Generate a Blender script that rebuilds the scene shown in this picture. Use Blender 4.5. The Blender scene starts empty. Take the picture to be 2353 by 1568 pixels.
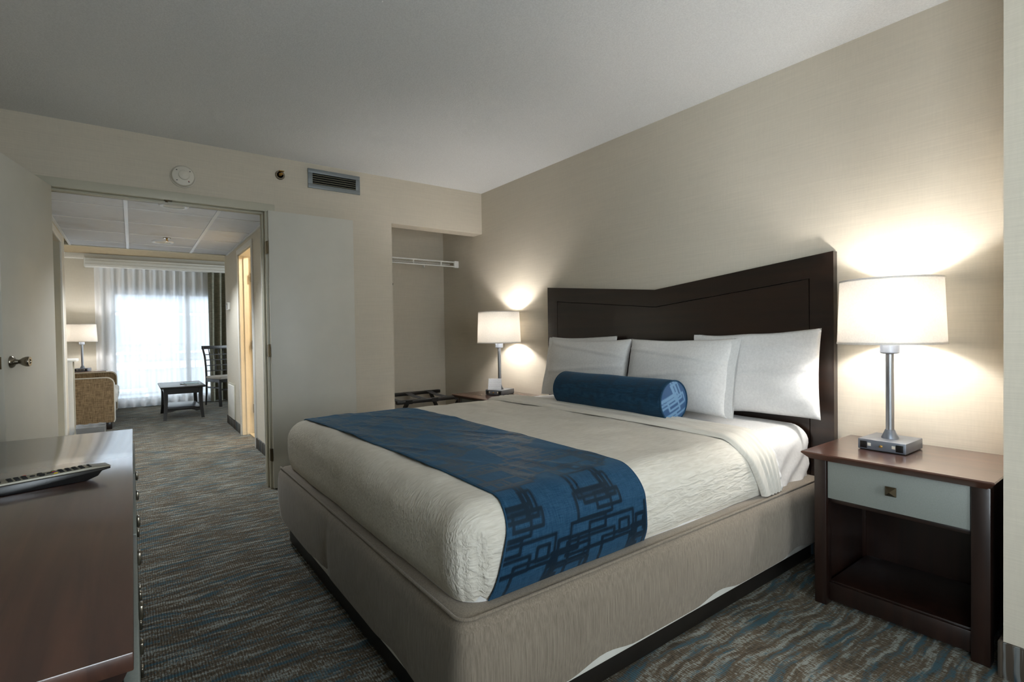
import bpy, bmesh, math, random
import numpy as np
from mathutils import Vector, Matrix, noise
random.seed(7)
SC = bpy.context.scene
COL = SC.collection
PI = math.pi

# ------------------------------------------------------------------ camera
H = 1.125
cam_d = bpy.data.cameras.new('camera'); cam = bpy.data.objects.new('camera', cam_d); COL.objects.link(cam)
cam_d.sensor_fit = 'HORIZONTAL'; cam_d.sensor_width = 36.0; cam_d.lens = 1176.8 / 2353.0 * 36.0
cam_d.clip_start = 0.02; cam_d.clip_end = 200
yaw, pit, rol = 0.63771436, -0.01627754, -0.01516082
Fv = Vector((math.sin(yaw) * math.cos(pit), math.cos(yaw) * math.cos(pit), math.sin(pit)))
Rv = Vector((math.cos(yaw), -math.sin(yaw), 0)); Uv = Rv.cross(Fv)
R2 = Rv * math.cos(rol) + Uv * math.sin(rol); U2 = R2.cross(Fv)
cam.matrix_world = Matrix(((R2.x, U2.x, -Fv.x, 0), (R2.y, U2.y, -Fv.y, 0), (R2.z, U2.z, -Fv.z, H), (0, 0, 0, 1)))
SC.camera = cam

# ------------------------------------------------------------------ sky, daylight, exposure
W = bpy.data.worlds.new('overcast_sky'); SC.world = W; W.use_nodes = True
bg = W.node_tree.nodes['Background']; bg.inputs[0].default_value = (0.86, 0.93, 1.0, 1); bg.inputs[1].default_value = 4.9
vs = SC.view_settings; vs.view_transform = 'Standard'; vs.look = 'None'; vs.gamma = 1.0; vs.use_curve_mapping = False
vs.exposure = 1.38
SC.cycles.max_bounces = 8; SC.cycles.caustics_reflective = False; SC.cycles.caustics_refractive = False
SC.cycles.adaptive_threshold = 0.06; SC.cycles.transparent_max_bounces = 6
LAMP_W = 7.0


def portal(name, loc, rot, sx, sy):
    l = bpy.data.lights.new(name, 'AREA'); l.shape = 'RECTANGLE'; l.size = sx; l.size_y = sy
    l.cycles.is_portal = True
    o = bpy.data.objects.new(name, l); COL.objects.link(o); o.location = loc; o.rotation_euler = rot
    return o


portal('window_portal_living', (0.5, 10.62, 1.05), (-PI / 2, 0, 0), 1.9, 2.0)      # sky through the sliding door
portal('added_window_portal_bedroom', (-0.74, -0.75, 1.25), (0, -PI / 2, 0), 1.6, 1.3)  # sky through the added window in the left wall
portal('added_window_portal_bedroom_end', (0.80, -1.74, 1.40), (PI / 2, 0, 0), 1.3, 1.6)  # sky through the added window in the wall behind the viewer
portal('added_window_portal_living_side', (4.14, 9.0, 1.3), (0, PI / 2, 0), 1.8, 1.9)     # sky through the added side window of the living room


# ------------------------------------------------------------------ helpers
def lin(c):
    return tuple(((v / 255.0) / 12.92 if v <= 10.3 else ((v / 255.0 + 0.055) / 1.055) ** 2.4) for v in c[:3]) + (1.0,)


def thing(name, label, cat, loc=(0, 0, 0), rot=(0, 0, 0), group=None):
    o = bpy.data.objects.new(name, None); COL.objects.link(o)
    o.location = loc; o.rotation_euler = rot; o.empty_display_size = 0.1
    o['label'] = label; o['category'] = cat
    if group: o['group'] = group
    return o


def tag(o, label, cat, group=None, kind=None):
    o['label'] = label; o['category'] = cat
    if group: o['group'] = group
    if kind: o['kind'] = kind
    return o


def obj(name, bm, m, parent=None, smooth=True, angle=38, recalc=True):
    if recalc: bmesh.ops.recalc_face_normals(bm, faces=bm.faces)
    if smooth:
        for f in bm.faces: f.smooth = True
        ca = math.radians(angle)
        for e in bm.edges:
            if len(e.link_faces) == 2 and e.calc_face_angle(0) > ca: e.smooth = False
    me = bpy.data.meshes.new(name); bm.to_mesh(me); bm.free()
    if m: me.materials.append(m)
    o = bpy.data.objects.new(name, me); COL.objects.link(o)
    if parent: o.parent = parent
    return o


def struct(name, bm, m, label, cat, parent=None, **k):
    o = obj(name, bm, m, parent, **k)
    if parent is None: tag(o, label, cat, kind='structure')
    return o


def box(x0, x1, y0, y1, z0, z1, bev=0.0, seg=2, bm=None):
    b = bmesh.new()
    bmesh.ops.create_cube(b, size=1)
    for v in b.verts:
        v.co = Vector(((x0 + x1) / 2 + v.co.x * (x1 - x0), (y0 + y1) / 2 + v.co.y * (y1 - y0), (z0 + z1) / 2 + v.co.z * (z1 - z0)))
    if bev > 0:
        bmesh.ops.bevel(b, geom=list(b.edges), offset=bev, segments=seg, profile=0.5, affect='EDGES', clamp_overlap=True)
    return merge(bm, b)


def merge(bm, b):
    if bm is None: return b
    me = bpy.data.meshes.new('tmp'); b.to_mesh(me); b.free(); bm.from_mesh(me); bpy.data.meshes.remove(me)
    return bm


def lathe(prof, n=32, cx=0, cy=0, bm=None, cap=True, axis='Z'):
    b = bmesh.new(); rings = []
    for r, z in prof:
        ring = []
        for i in range(n):
            a = 2 * PI * i / n
            if axis == 'Z': p = (cx + r * math.cos(a), cy + r * math.sin(a), z)
            elif axis == 'Y': p = (cx + r * math.cos(a), z, cy + r * math.sin(a))
            else: p = (z, cx + r * math.cos(a), cy + r * math.sin(a))
            ring.append(b.verts.new(p))
        rings.append(ring)
    for a, c in zip(rings, rings[1:]):
        for i in range(n): b.faces.new((a[i], a[(i + 1) % n], c[(i + 1) % n], c[i]))
    if cap:
        if prof[0][0] > 1e-6: b.faces.new(rings[0][::-1])
        if prof[-1][0] > 1e-6: b.faces.new(rings[-1])
    bmesh.ops.remove_doubles(b, verts=b.verts, dist=1e-6)
    return merge(bm, b)


def tube(pts, r, n=10, bm=None, closed=False):
    b = bmesh.new(); pts = [Vector(p) for p in pts]; rings = []
    N = len(pts)
    rr = r if isinstance(r, (list, tuple)) else [r] * N
    ref = None
    for i, p in enumerate(pts):
        if closed: t = (pts[(i + 1) % N] - pts[i - 1])
        else: t = (pts[min(i + 1, N - 1)] - pts[max(i - 1, 0)])
        t.normalize()
        if ref is None: ref = Vector((0, 0, 1)) if abs(t.z) < 0.9 else Vector((1, 0, 0))
        s = t.cross(ref)
        if s.length < 1e-4: s = t.orthogonal()
        s.normalize(); u = s.cross(t); ref = u
        rings.append([b.verts.new(p + (s * math.cos(2 * PI * k / n) + u * math.sin(2 * PI * k / n)) * rr[i]) for k in range(n)])
    M = N if closed else N - 1
    for i in range(M):
        a, c = rings[i], rings[(i + 1) % N]
        for k in range(n): b.faces.new((a[k], a[(k + 1) % n], c[(k + 1) % n], c[k]))
    if not closed:
        b.faces.new(rings[0][::-1]); b.faces.new(rings[-1])
    return merge(bm, b)


def bar(p, q, w, d, bm=None, bev=0.0, up=(0, 0, 1)):
    """a straight rectangular bar from p to q, w across, d along 'up'"""
    p, q = Vector(p), Vector(q); t = (q - p); L = t.length; t.normalize()
    u = Vector(up); s = t.cross(u)
    if s.length < 1e-4: s = t.orthogonal()
    s.normalize(); u = s.cross(t)
    b = box(-w / 2, w / 2, 0, L, -d / 2, d / 2, bev)
    M = Matrix(((s.x, t.x, u.x, p.x), (s.y, t.y, u.y, p.y), (s.z, t.z, u.z, p.z), (0, 0, 0, 1)))
    bmesh.ops.transform(b, matrix=M, verts=b.verts)
    return merge(bm, b)


def prism(poly, axis, a0, a1, bm=None, bev=0):
    """extrude a 2-D outline; axis 'X': poly is (y,z); 'Y': (x,z); 'Z': (x,y)"""
    b = bmesh.new()
    def P(p, a): return {'X': (a, p[0], p[1]), 'Y': (p[0], a, p[1]), 'Z': (p[0], p[1], a)}[axis]
    A = [b.verts.new(P(p, a0)) for p in poly]; B = [b.verts.new(P(p, a1)) for p in poly]
    n = len(poly); b.faces.new(A); b.faces.new(B[::-1])
    for i in range(n): b.faces.new((A[i], B[i], B[(i + 1) % n], A[(i + 1) % n]))
    bmesh.ops.recalc_face_normals(b, faces=b.faces)
    if bev: bmesh.ops.bevel(b, geom=list(b.edges), offset=bev, segments=2, profile=0.5, affect='EDGES', clamp_overlap=True)
    return merge(bm, b)


def grid_bm(fn, nu, nv, bm=None, wrap_u=False):
    b = bmesh.new(); V = []
    for j in range(nv + 1):
        V.append([b.verts.new(fn(i / nu, j / nv)) for i in range(nu + (0 if wrap_u else 1))])
    for j in range(nv):
        for i in range(nu):
            k = (i + 1) % nu if wrap_u else i + 1
            b.faces.new((V[j][i], V[j][k], V[j + 1][k], V[j + 1][i]))
    return merge(bm, b)


def copy_tree(o, parent=None):
    c = o.copy(); COL.objects.link(c); c.parent = parent
    for ch in o.children: copy_tree(ch, c)
    return c


def fbm(p, s, o=3):
    return noise.fractal(Vector(p) * s, 0.6, 2.0, o)


# ------------------------------------------------------------------ materials
class NT:
    def __init__(s, name):
        s.m = bpy.data.materials.new(name); s.m.use_nodes = True; s.t = s.m.node_tree
        s.b = s.t.nodes['Principled BSDF']; s.out = s.t.nodes['Material Output']
    def n(s, typ, **k):
        nd = s.t.nodes.new(typ)
        for a, v in k.items(): setattr(nd, a, v)
        return nd
    def l(s, a, b): s.t.links.new(a, b)
    def set(s, **k):
        for a, v in k.items():
            s.b.inputs[a.replace('_', ' ')].default_value = v
    def coord(s, scale=(1, 1, 1), kind='Object', rot=(0, 0, 0)):
        c = s.n('ShaderNodeTexCoord'); mp = s.n('ShaderNodeMapping')
        mp.inputs['Scale'].default_value = scale; mp.inputs['Rotation'].default_value = rot
        s.l(c.outputs[kind], mp.inputs[0]); return mp.outputs[0]
    def noise(s, vec, scale, detail=3, rough=0.5, dist=0):
        t = s.n('ShaderNodeTexNoise'); s.l(vec, t.inputs['Vector'])
        t.inputs['Scale'].default_value = scale; t.inputs['Detail'].default_value = detail
        t.inputs['Roughness'].default_value = rough; t.inputs['Distortion'].default_value = dist
        return t.outputs['Fac']
    def ramp(s, fac, stops):
        r = s.n('ShaderNodeValToRGB'); e = r.color_ramp.elements
        while len(e) > 1: e.remove(e[0])
        e[0].position = stops[0][0]; e[0].color = stops[0][1]
        for p, c in stops[1:]:
            k = e.new(p); k.color = c
        s.l(fac, r.inputs[0]); return r.outputs[0]
    def mix(s, fac, a, b, mode='MIX'):
        x = s.n('ShaderNodeMix', data_type='RGBA', blend_type=mode)
        for i, v in ((0, fac), (6, a), (7, b)):
            if hasattr(v, 'is_linked') or hasattr(v, 'links'): s.l(v, x.inputs[i])
            else: x.inputs[i].default_value = v
        return x.outputs[2]
    def math(s, op, a, b=0.0):
        x = s.n('ShaderNodeMath', operation=op)
        for i, v in enumerate((a, b)):
            if hasattr(v, 'links'): s.l(v, x.inputs[i])
            else: x.inputs[i].default_value = v
        return x.outputs[0]
    def bump(s, h, strength=0.2, dist=0.01):
        b = s.n('ShaderNodeBump'); b.inputs['Strength'].default_value = strength; b.inputs['Distance'].default_value = dist
        s.l(h, b.inputs['Height']); s.l(b.outputs[0], s.b.inputs['Normal']); return b
    def base(s, c): s.l(c, s.b.inputs['Base Color'])


def plain(name, rgb, rough=0.5, metal=0.0, spec=0.5, var=0.06, vs_=(6, 6, 6), bump=0.0, bscale=200, coat=0.0):
    t = NT(name); c = lin(rgb)
    v = t.coord(vs_)
    f = t.noise(v, 3.0, 4)
    d = tuple(x * (1 - var * 2) for x in c[:3]) + (1,); u = tuple(min(1, x * (1 + var * 2)) for x in c[:3]) + (1,)
    t.base(t.ramp(f, [(0.3, d), (0.7, u)]))
    t.set(Roughness=rough, Metallic=metal); t.b.inputs['Specular IOR Level'].default_value = spec
    if coat: t.b.inputs['Coat Weight'].default_value = coat; t.b.inputs['Coat Roughness'].default_value = 0.12
    if bump: t.bump(t.noise(t.coord((1, 1, 1)), bscale, 2), bump, 0.002)
    return t.m


def wallpaper(name, rgb):
    t = NT(name); c = lin(rgb)
    f1 = t.noise(t.coord((5, 5, 260)), 1.0, 3, 0.6)
    f2 = t.noise(t.coord((120, 120, 14)), 1.0, 2)
    f = t.math('ADD', t.math('MULTIPLY', f1, 0.7), t.math('MULTIPLY', f2, 0.3))
    t.base(t.ramp(f, [(0.3, tuple(x * 0.93 for x in c[:3]) + (1,)), (0.7, tuple(x * 1.06 for x in c[:3]) + (1,))]))
    t.set(Roughness=0.62); t.b.inputs['Specular IOR Level'].default_value = 0.25
    t.bump(f, 0.12, 0.002); return t.m


def wood(name, dark, light, rough=0.3, axis=1, coat=0.3, scale=1.0):
    t = NT(name)
    sc = [26 * scale, 26 * scale, 26 * scale]; sc[axis] = 1.6 * scale
    f = t.noise(t.coord(tuple(sc)), 1.0, 5, 0.6, 0.6)
    g = t.noise(t.coord((1.3, 1.3, 1.3)), 1.0, 2)
    f = t.math('ADD', t.math('MULTIPLY', f, 0.75), t.math('MULTIPLY', g, 0.25))
    t.base(t.ramp(f, [(0.34, lin(dark)), (0.66, lin(light))]))
    t.set(Roughness=rough); t.b.inputs['Coat Weight'].default_value = coat; t.b.inputs['Coat Roughness'].default_value = 0.13
    t.bump(f, 0.04, 0.001); return t.m


def carpet(name, k=1.0):
    t = NT(name)
    co = t.n('ShaderNodeTexCoord'); P = co.outputs['Object']
    warp = t.n('ShaderNodeTexNoise'); t.l(P, warp.inputs['Vector']); warp.inputs['Scale'].default_value = 2.0; warp.inputs['Detail'].default_value = 3.0
    wm = t.n('ShaderNodeVectorMath', operation='MULTIPLY_ADD'); t.l(warp.outputs['Color'], wm.inputs[0])
    wm.inputs[1].default_value = (0.0, 0.16, 0.0); t.l(P, wm.inputs[2])
    mp = t.n('ShaderNodeMapping'); t.l(wm.outputs[0], mp.inputs[0]); mp.inputs['Scale'].default_value = (5.0, 42.0, 1); mp.inputs['Rotation'].default_value = (0, 0, 0.12)
    s1 = t.noise(mp.outputs[0], 1.0, 3, 0.62)
    mp2 = t.n('ShaderNodeMapping'); t.l(wm.outputs[0], mp2.inputs[0]); mp2.inputs['Scale'].default_value = (4.0, 34.0, 1); mp2.inputs['Rotation'].default_value = (0, 0, -0.15); mp2.inputs['Location'].default_value = (7.3, 3.1, 0)
    s2 = t.noise(mp2.outputs[0], 1.0, 2, 0.6)
    # yarn dashes in ribs that run along Y
    mp3 = t.n('ShaderNodeMapping'); t.l(P, mp3.inputs[0]); mp3.inputs['Scale'].default_value = (200, 45, 1)
    d1 = t.noise(mp3.outputs[0], 1.0, 2, 0.7)
    s1 = t.math('ADD', s1, t.math('MULTIPLY', t.math('SUBTRACT', d1, 0.5), 0.9))
    br = lin((108, 97, 82)); gr = lin((158, 161, 154)); te = lin((78, 104, 114)); dk = lin((80, 75, 67))
    base = t.ramp(s1, [(0.30, dk), (0.42, br), (0.52, br), (0.60, gr), (0.75, gr)])
    tm = t.ramp(t.math('ADD', s2, t.math('MULTIPLY', t.math('SUBTRACT', d1, 0.5), 0.6)), [(0.53, (0, 0, 0, 1)), (0.66, (1, 1, 1, 1))])
    base = t.mix(tm, base, te)
    sx = t.n('ShaderNodeSeparateXYZ'); t.l(P, sx.inputs[0])
    rib = t.math('ADD', t.math('MULTIPLY', t.math('SINE', t.math('MULTIPLY', sx.outputs[0], 2 * PI / 0.009)), 0.5), 0.5)
    base = t.mix(t.math('MULTIPLY', t.math('SUBTRACT', 1.0, rib), 0.38), base, (0.012, 0.010, 0.008, 1))
    if k != 1: base = t.mix(1.0, base, (k, k, k * 1.06, 1), 'MULTIPLY')
    t.base(base); t.set(Roughness=0.95); t.b.inputs['Specular IOR Level'].default_value = 0.05
    t.bump(t.math('ADD', rib, d1), 0.5, 0.004); return t.m


def fabric(name, dark, light, sc=(60, 60, 3), rough=0.9, bump=0.15, sheen=0.2, extra=None):
    t = NT(name)
    f = t.noise(t.coord(sc), 1.0, 4, 0.7)
    g = t.noise(t.coord((3, 3, 3)), 1.0, 2)
    f2 = t.math('ADD', t.math('MULTIPLY', f, 0.85), t.math('MULTIPLY', g, 0.15))
    t.base(t.ramp(f2, [(0.33, lin(dark)), (0.67, lin(light))])); t.set(Roughness=rough)
    t.b.inputs['Sheen Weight'].default_value = sheen; t.b.inputs['Specular IOR Level'].default_value = 0.15
    t.bump(f, bump, 0.002); return t.m


M = {}
M['wall'] = wallpaper('beige_wallpaper', (203, 194, 177))
M['wall_living'] = wallpaper('cream_wallpaper', (208, 202, 188))
t = NT('ceiling_paint'); h = t.noise(t.coord((1, 1, 1)), 140, 3, 0.6)
t.base(t.ramp(h, [(0.35, lin((224, 225, 225))), (0.65, lin((235, 236, 236)))])); t.set(Roughness=0.85); t.b.inputs['Specular IOR Level'].default_value = 0.1; t.bump(h, 0.5, 0.004); M['ceil'] = t.m
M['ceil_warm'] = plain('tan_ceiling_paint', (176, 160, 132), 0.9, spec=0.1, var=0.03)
M['carpet'] = carpet('striped_carpet')
M['cbase'] = carpet('carpet_cove_base', 0.75)
M['door'] = plain('door_paint', (204, 201, 190), 0.42, var=0.012, vs_=(2, 2, 2))
M['trim'] = plain('trim_paint', (186, 182, 164), 0.45, var=0.012)
M['trimw'] = plain('white_trim_paint', (226, 226, 222), 0.5, var=0.01)
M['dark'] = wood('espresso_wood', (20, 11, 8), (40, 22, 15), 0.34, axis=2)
M['dark_lit_top'] = wood('espresso_wood_lit_top', (58, 35, 27), (88, 56, 42), 0.32, axis=1, coat=1.0)  # same espresso wood; light reflected by the tops put into a lighter colour
M['head'] = wood('headboard_veneer', (17, 10, 6), (40, 23, 14), 0.36, axis=1, coat=0.25, scale=0.7)
M['groove'] = plain('groove_black', (6, 4, 3), 0.8)
M['grey'] = plain('grey_laminate', (128, 132, 126), 0.5, var=0.03, vs_=(90, 90, 90))
M['nickel'] = plain('brushed_nickel', (150, 152, 156), 0.36, 1.0, var=0.03, vs_=(40, 40, 2))
M['nickelk'] = plain('satin_nickel_knob', (150, 142, 128), 0.22, 1.0, var=0.02)
M['bronze'] = plain('bronze', (108, 96, 76), 0.35, 1.0, var=0.05)
M['brass'] = plain('brass', (190, 150, 80), 0.3, 1.0)
M['lampgrey'] = plain('lamp_silver_paint', (126, 132, 142), 0.38, 0.55, var=0.02)
M['black'] = plain('black_plastic', (12, 12, 12), 0.35, var=0.05)
M['blackw'] = wood('black_stained_wood', (10, 9, 8), (22, 19, 16), 0.4, axis=0, coat=0.1)
M['webbing'] = fabric('black_webbing', (9, 9, 8), (22, 20, 17), (300, 60, 60), 0.85)
M['white'] = plain('white_plastic', (238, 238, 234), 0.4, var=0.01)
M['detector'] = plain('ivory_plastic', (208, 202, 188), 0.45, var=0.01)
M['ventgrey'] = plain('grey_vent_metal', (128, 134, 136), 0.45, 0.2, var=0.02)
M['ventslat'] = plain('dull_vent_slat', (150, 145, 120), 0.5, 0.3, var=0.03)
M['void'] = plain('duct_black', (5, 5, 5), 0.9)
M['basefab'] = fabric('greige_upholstery', (112, 101, 88), (150, 138, 122), (330, 330, 9), 0.82, 0.12, 0.25)
M['plinth'] = plain('black_plinth', (26, 21, 16), 0.5, var=0.1)
M['lining'] = plain('white_lining', (222, 219, 210), 0.8, var=0.02)
M['linen'] = fabric('white_bed_linen', (208, 206, 203), (224, 222, 219), (90, 90, 90), 0.8, 0.05, 0.1)
t = NT('ivory_matelasse')
v = t.coord((16, 120, 66)); f = t.noise(v, 1.0, 2, 0.45, 0.8)
gm = t.n('ShaderNodeNewGeometry'); gs = t.n('ShaderNodeSeparateXYZ'); t.l(gm.outputs['Normal'], gs.inputs[0])
side = t.math('SUBTRACT', 1.0, t.math('MULTIPLY', t.math('ABSOLUTE', gs.outputs[2]), 0.85))
t.base(t.ramp(f, [(0.3, lin((208, 201, 187))), (0.7, lin((224, 218, 206)))])); t.set(Roughness=0.9); t.b.inputs['Specular IOR Level'].default_value = 0.1
t.b.inputs['Sheen Weight'].default_value = 0.1; t.bump(t.math('MULTIPLY', f, side), 0.9, 0.008); M['cover'] = t.m
M['hem'] = fabric('ivory_hem', (212, 205, 192), (228, 222, 211), (140, 6, 6), 0.9, 0.35, 0.1)


def blue_fabric(name, bright=1.0):
    t = NT(name)
    at = t.n('ShaderNodeAttribute'); at.attribute_name = 'pattern'; pm = at.outputs['Fac']
    w1 = t.noise(t.coord((30, 600, 600)), 1.0, 2, 0.6); w2 = t.noise(t.coord((600, 30, 30)), 1.0, 2, 0.6)
    w = t.math('ADD', t.math('MULTIPLY', w1, 0.5), t.math('MULTIPLY', w2, 0.5))
    a = lin((24, 58, 86)); b = lin((50, 88, 116))
    ground = t.ramp(w, [(0.36, tuple(x * bright for x in a[:3]) + (1,)), (0.64, tuple(x * bright for x in b[:3]) + (1,))])
    line = lin((9, 26, 42))
    t.base(t.mix(pm, ground, tuple(x * bright for x in line[:3]) + (1,)))
    r = t.n('ShaderNodeMapRange'); t.l(pm, r.inputs[0]); r.inputs[3].default_value = 0.72; r.inputs[4].default_value = 0.45
    t.l(r.outputs[0], t.b.inputs['Roughness'])
    r2 = t.n('ShaderNodeMapRange'); t.l(pm, r2.inputs[0]); r2.inputs[3].default_value = 0.18; r2.inputs[4].default_value = 0.3
    t.l(r2.outputs[0], t.b.inputs['Specular IOR Level'])
    t.b.inputs['Specular Tint'].default_value = (0.55, 0.8, 1.0, 1)
    t.b.inputs['Sheen Weight'].default_value = 0.15; t.b.inputs['Sheen Tint'].default_value = (0.4, 0.7, 1, 1)
    t.bump(w, 0.2, 0.002); return t.m


M['blue'] = blue_fabric('blue_damask', 0.85)
M['bolster'] = blue_fabric('blue_damask_bolster', 0.62)
t = NT('blue_damask_end')
at = t.n('ShaderNodeAttribute'); at.attribute_name = 'pattern'
t.base(t.mix(at.outputs['Fac'], lin((36, 78, 120)), lin((104, 142, 176)))); t.set(Roughness=0.5); M['bolster_end'] = t.m


def shade_mat(name):
    t = NT(name); nt = t.t
    c = t.noise(t.coord((160, 160, 160)), 1.0, 2)
    col = t.ramp(c, [(0.3, lin((226, 222, 216))), (0.7, lin((236, 232, 226)))])
    d = t.n('ShaderNodeBsdfDiffuse'); tr = t.n('ShaderNodeBsdfTranslucent'); mx = t.n('ShaderNodeMixShader')
    t.l(col, d.inputs[0]); t.l(col, tr.inputs[0]); mx.inputs[0].default_value = 0.24
    t.l(d.outputs[0], mx.inputs[1]); t.l(tr.outputs[0], mx.inputs[2]); t.l(mx.outputs[0], t.out.inputs[0])
    return t.m


M['shade'] = shade_mat('linen_lampshade')


def sheer_mat(name):
    t = NT(name)
    d = t.n('ShaderNodeBsdfDiffuse'); tr = t.n('ShaderNodeBsdfTranslucent'); tp = t.n('ShaderNodeBsdfTransparent')
    m1 = t.n('ShaderNodeMixShader'); m2 = t.n('ShaderNodeMixShader')
    for x in (d, tr): x.inputs[0].default_value = lin((247, 248, 250))
    f = t.noise(t.coord((900, 900, 30)), 1.0, 2)
    r = t.n('ShaderNodeMapRange'); t.l(f, r.inputs[0]); r.inputs[3].default_value = 0.08; r.inputs[4].default_value = 0.22
    m1.inputs[0].default_value = 0.38
    t.l(d.outputs[0], m1.inputs[1]); t.l(tr.outputs[0], m1.inputs[2])
    t.l(r.outputs[0], m2.inputs[0]); t.l(m1.outputs[0], m2.inputs[1]); t.l(tp.outputs[0], m2.inputs[2]); t.l(m2.outputs[0], t.out.inputs[0])
    return t.m


M['sheer'] = sheer_mat('sheer_voile')
M['drape'] = fabric('grey_green_drape', (104, 104, 92), (142, 140, 124), (12, 12, 60), 0.85, 0.1)
t = NT('brown_tweed')
f = t.math('ADD', t.math('MULTIPLY', t.noise(t.coord((10, 10, 130)), 1.0, 3, 0.7), 0.5), t.math('MULTIPLY', t.noise(t.coord((130, 130, 10)), 1.0, 3, 0.7), 0.5))
t.base(t.ramp(f, [(0.40, lin((96, 76, 52))), (0.60, lin((164, 140, 106)))])); t.set(Roughness=0.95); t.bump(f, 0.3, 0.003); M['tweed'] = t.m
M['ivoryfab'] = fabric('ivory_upholstery', (196, 192, 184), (218, 214, 206), (80, 80, 80), 0.9)
M['piping'] = plain('ivory_piping', (214, 208, 194), 0.7, var=0.02)
t = NT('window_glass')
gl = t.n('ShaderNodeBsdfGlossy'); gl.inputs['Roughness'].default_value = 0.02; tp = t.n('ShaderNodeBsdfTransparent'); tp.inputs[0].default_value = (0.96, 0.98, 0.98, 1)
fr = t.n('ShaderNodeFresnel'); mx = t.n('ShaderNodeMixShader'); t.l(fr.outputs[0], mx.inputs[0]); t.l(tp.outputs[0], mx.inputs[1]); t.l(gl.outputs[0], mx.inputs[2]); t.l(mx.outputs[0], t.out.inputs[0]); M['glass'] = t.m
M['alu'] = plain('white_aluminium', (205, 210, 214), 0.45, 0.1, var=0.01)
t = NT('acoustic_tile'); f = t.noise(t.coord((12, 160, 12)), 1.0, 4, 0.7); st = t.noise(t.coord((2.2, 2.2, 2.2)), 1.0, 3)
c0 = t.ramp(f, [(0.3, lin((208, 213, 224))), (0.7, lin((224, 229, 240)))])
t.base(t.mix(t.ramp(st, [(0.55, (0, 0, 0, 1)), (0.8, (0.35, 0.35, 0.35, 1))]), c0, lin((150, 142, 132)))); t.set(Roughness=0.9); t.bump(f, 0.2, 0.003); M['tile'] = t.m
M['tbar'] = plain('white_grid_bar', (226, 230, 236), 0.4, var=0.01)
M['olive'] = plain('olive_grey_paint', (120, 113, 96), 0.6, var=0.02)
M['fridge'] = plain('grey_appliance', (112, 114, 118), 0.4, 0.2, var=0.02)
M['bin'] = plain('black_bin', (16, 16, 16), 0.4)
t = NT('clear_bag'); t.set(Roughness=0.12, Alpha=0.4); t.b.inputs['Base Color'].default_value = lin((190, 195, 200)); t.b.inputs['Transmission Weight'].default_value = 0.2
t.bump(t.noise(t.coord((60, 60, 60)), 1.0, 3), 0.5, 0.01); M['bag'] = t.m
M['teal'] = plain('teal_print', (70, 120, 126), 0.4, var=0.25, vs_=(30, 30, 30))
M['paper'] = plain('paper_white', (228, 228, 228), 0.7, var=0.01)
t = NT('card_print'); v = t.coord((1, 1, 1), 'Generated'); sx = t.n('ShaderNodeSeparateXYZ'); t.l(v, sx.inputs[0])
ln = t.math('SINE', t.math('MULTIPLY', sx.outputs[2], 75.0)); nn = t.noise(t.coord((40, 40, 3), 'Generated'), 1.0, 2)
f = t.math('MULTIPLY', t.math('GREATER_THAN', ln, 0.35), t.math('GREATER_THAN', nn, 0.42))
t.base(t.mix(f, lin((222, 223, 228)), lin((176, 178, 184)))); t.set(Roughness=0.6); M['card'] = t.m
M['remote'] = plain('remote_silver', (150, 146, 132), 0.4, 0.2, var=0.02)
M['remoteb'] = plain('remote_black', (14, 14, 15), 0.3, var=0.03)
M['rubber'] = plain('button_rubber', (24, 26, 30), 0.6)
for n_, c_ in (('red', (196, 60, 40)), ('yellow', (230, 196, 30)), ('bluebtn', (40, 60, 150)), ('greenbtn', (40, 120, 60))): M[n_] = plain('button_' + n_, c_, 0.5)
M['bath'] = plain('bathroom_cream', (232, 220, 196), 0.6, var=0.01)
M['bathtile'] = plain('bathroom_floor_tile', (190, 170, 135), 0.4, var=0.05)
M['bulb'] = None
M['facade'] = plain('pale_stucco', (126, 132, 142), 0.9, var=0.03)
M['facwin'] = plain('far_window_glass', (120, 132, 142), 0.15, var=0.1)
M['roofm'] = plain('grey_roof', (150, 152, 156), 0.8)
M['rail'] = plain('rail_grey', (176, 180, 184), 0.5)
M['concrete'] = plain('balcony_concrete', (170, 170, 168), 0.9)

# ------------------------------------------------------------------ setting
XW, D, ZC = 2.70, 4.10, 2.452          # headboard wall, door wall, bedroom ceiling
XL, YF = -0.60, -1.60                  # left wall, wall behind the viewer
PX, PY = 2.215, 0.376                  # pier corner
HX, HXL, HZ = 0.99, -0.535, 2.16       # hallway walls and tile ceiling
YW = 10.40                             # window wall of the living room
struct('floor', box(-3.0, 4.6, YF - 0.2, YW + 0.1, -0.1, 0.0), M['carpet'], 'blue grey and brown streaked carpet running through both rooms', 'carpet')
struct('ceiling', box(XL - 0.1, XW + 0.1, YF - 0.1, D + 0.2, ZC, ZC + 0.1), M['ceil'], 'grey white textured bedroom ceiling', 'ceiling')
struct('wall_right', box(XW, XW + 0.12, PY - 0.1, 4.98, 0, ZC + .05), M['wall'], 'beige wallpapered wall behind the headboard and bedside lamps', 'wall')
struct('wall_pier', box(PX, XW + 0.12, YF, PY, 0, ZC + .05), M['wall'], 'narrow beige wall corner beside the nearest nightstand', 'wall')
WY0, WY1, WZ0, WZ1 = -1.4, -0.10, 0.45, 2.05
bm = box(XL - 0.12, XL, YF, WY0, 0, ZC + .05); box(XL - 0.12, XL, WY1, D, 0, ZC + .05, bm=bm)
box(XL - 0.12, XL, WY0, WY1, 0, WZ0, bm=bm); box(XL - 0.12, XL, WY0, WY1, WZ1, ZC + .05, bm=bm)
struct('wall_left', bm, M['wall'], 'beige bedroom wall behind the dresser', 'wall')
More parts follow.
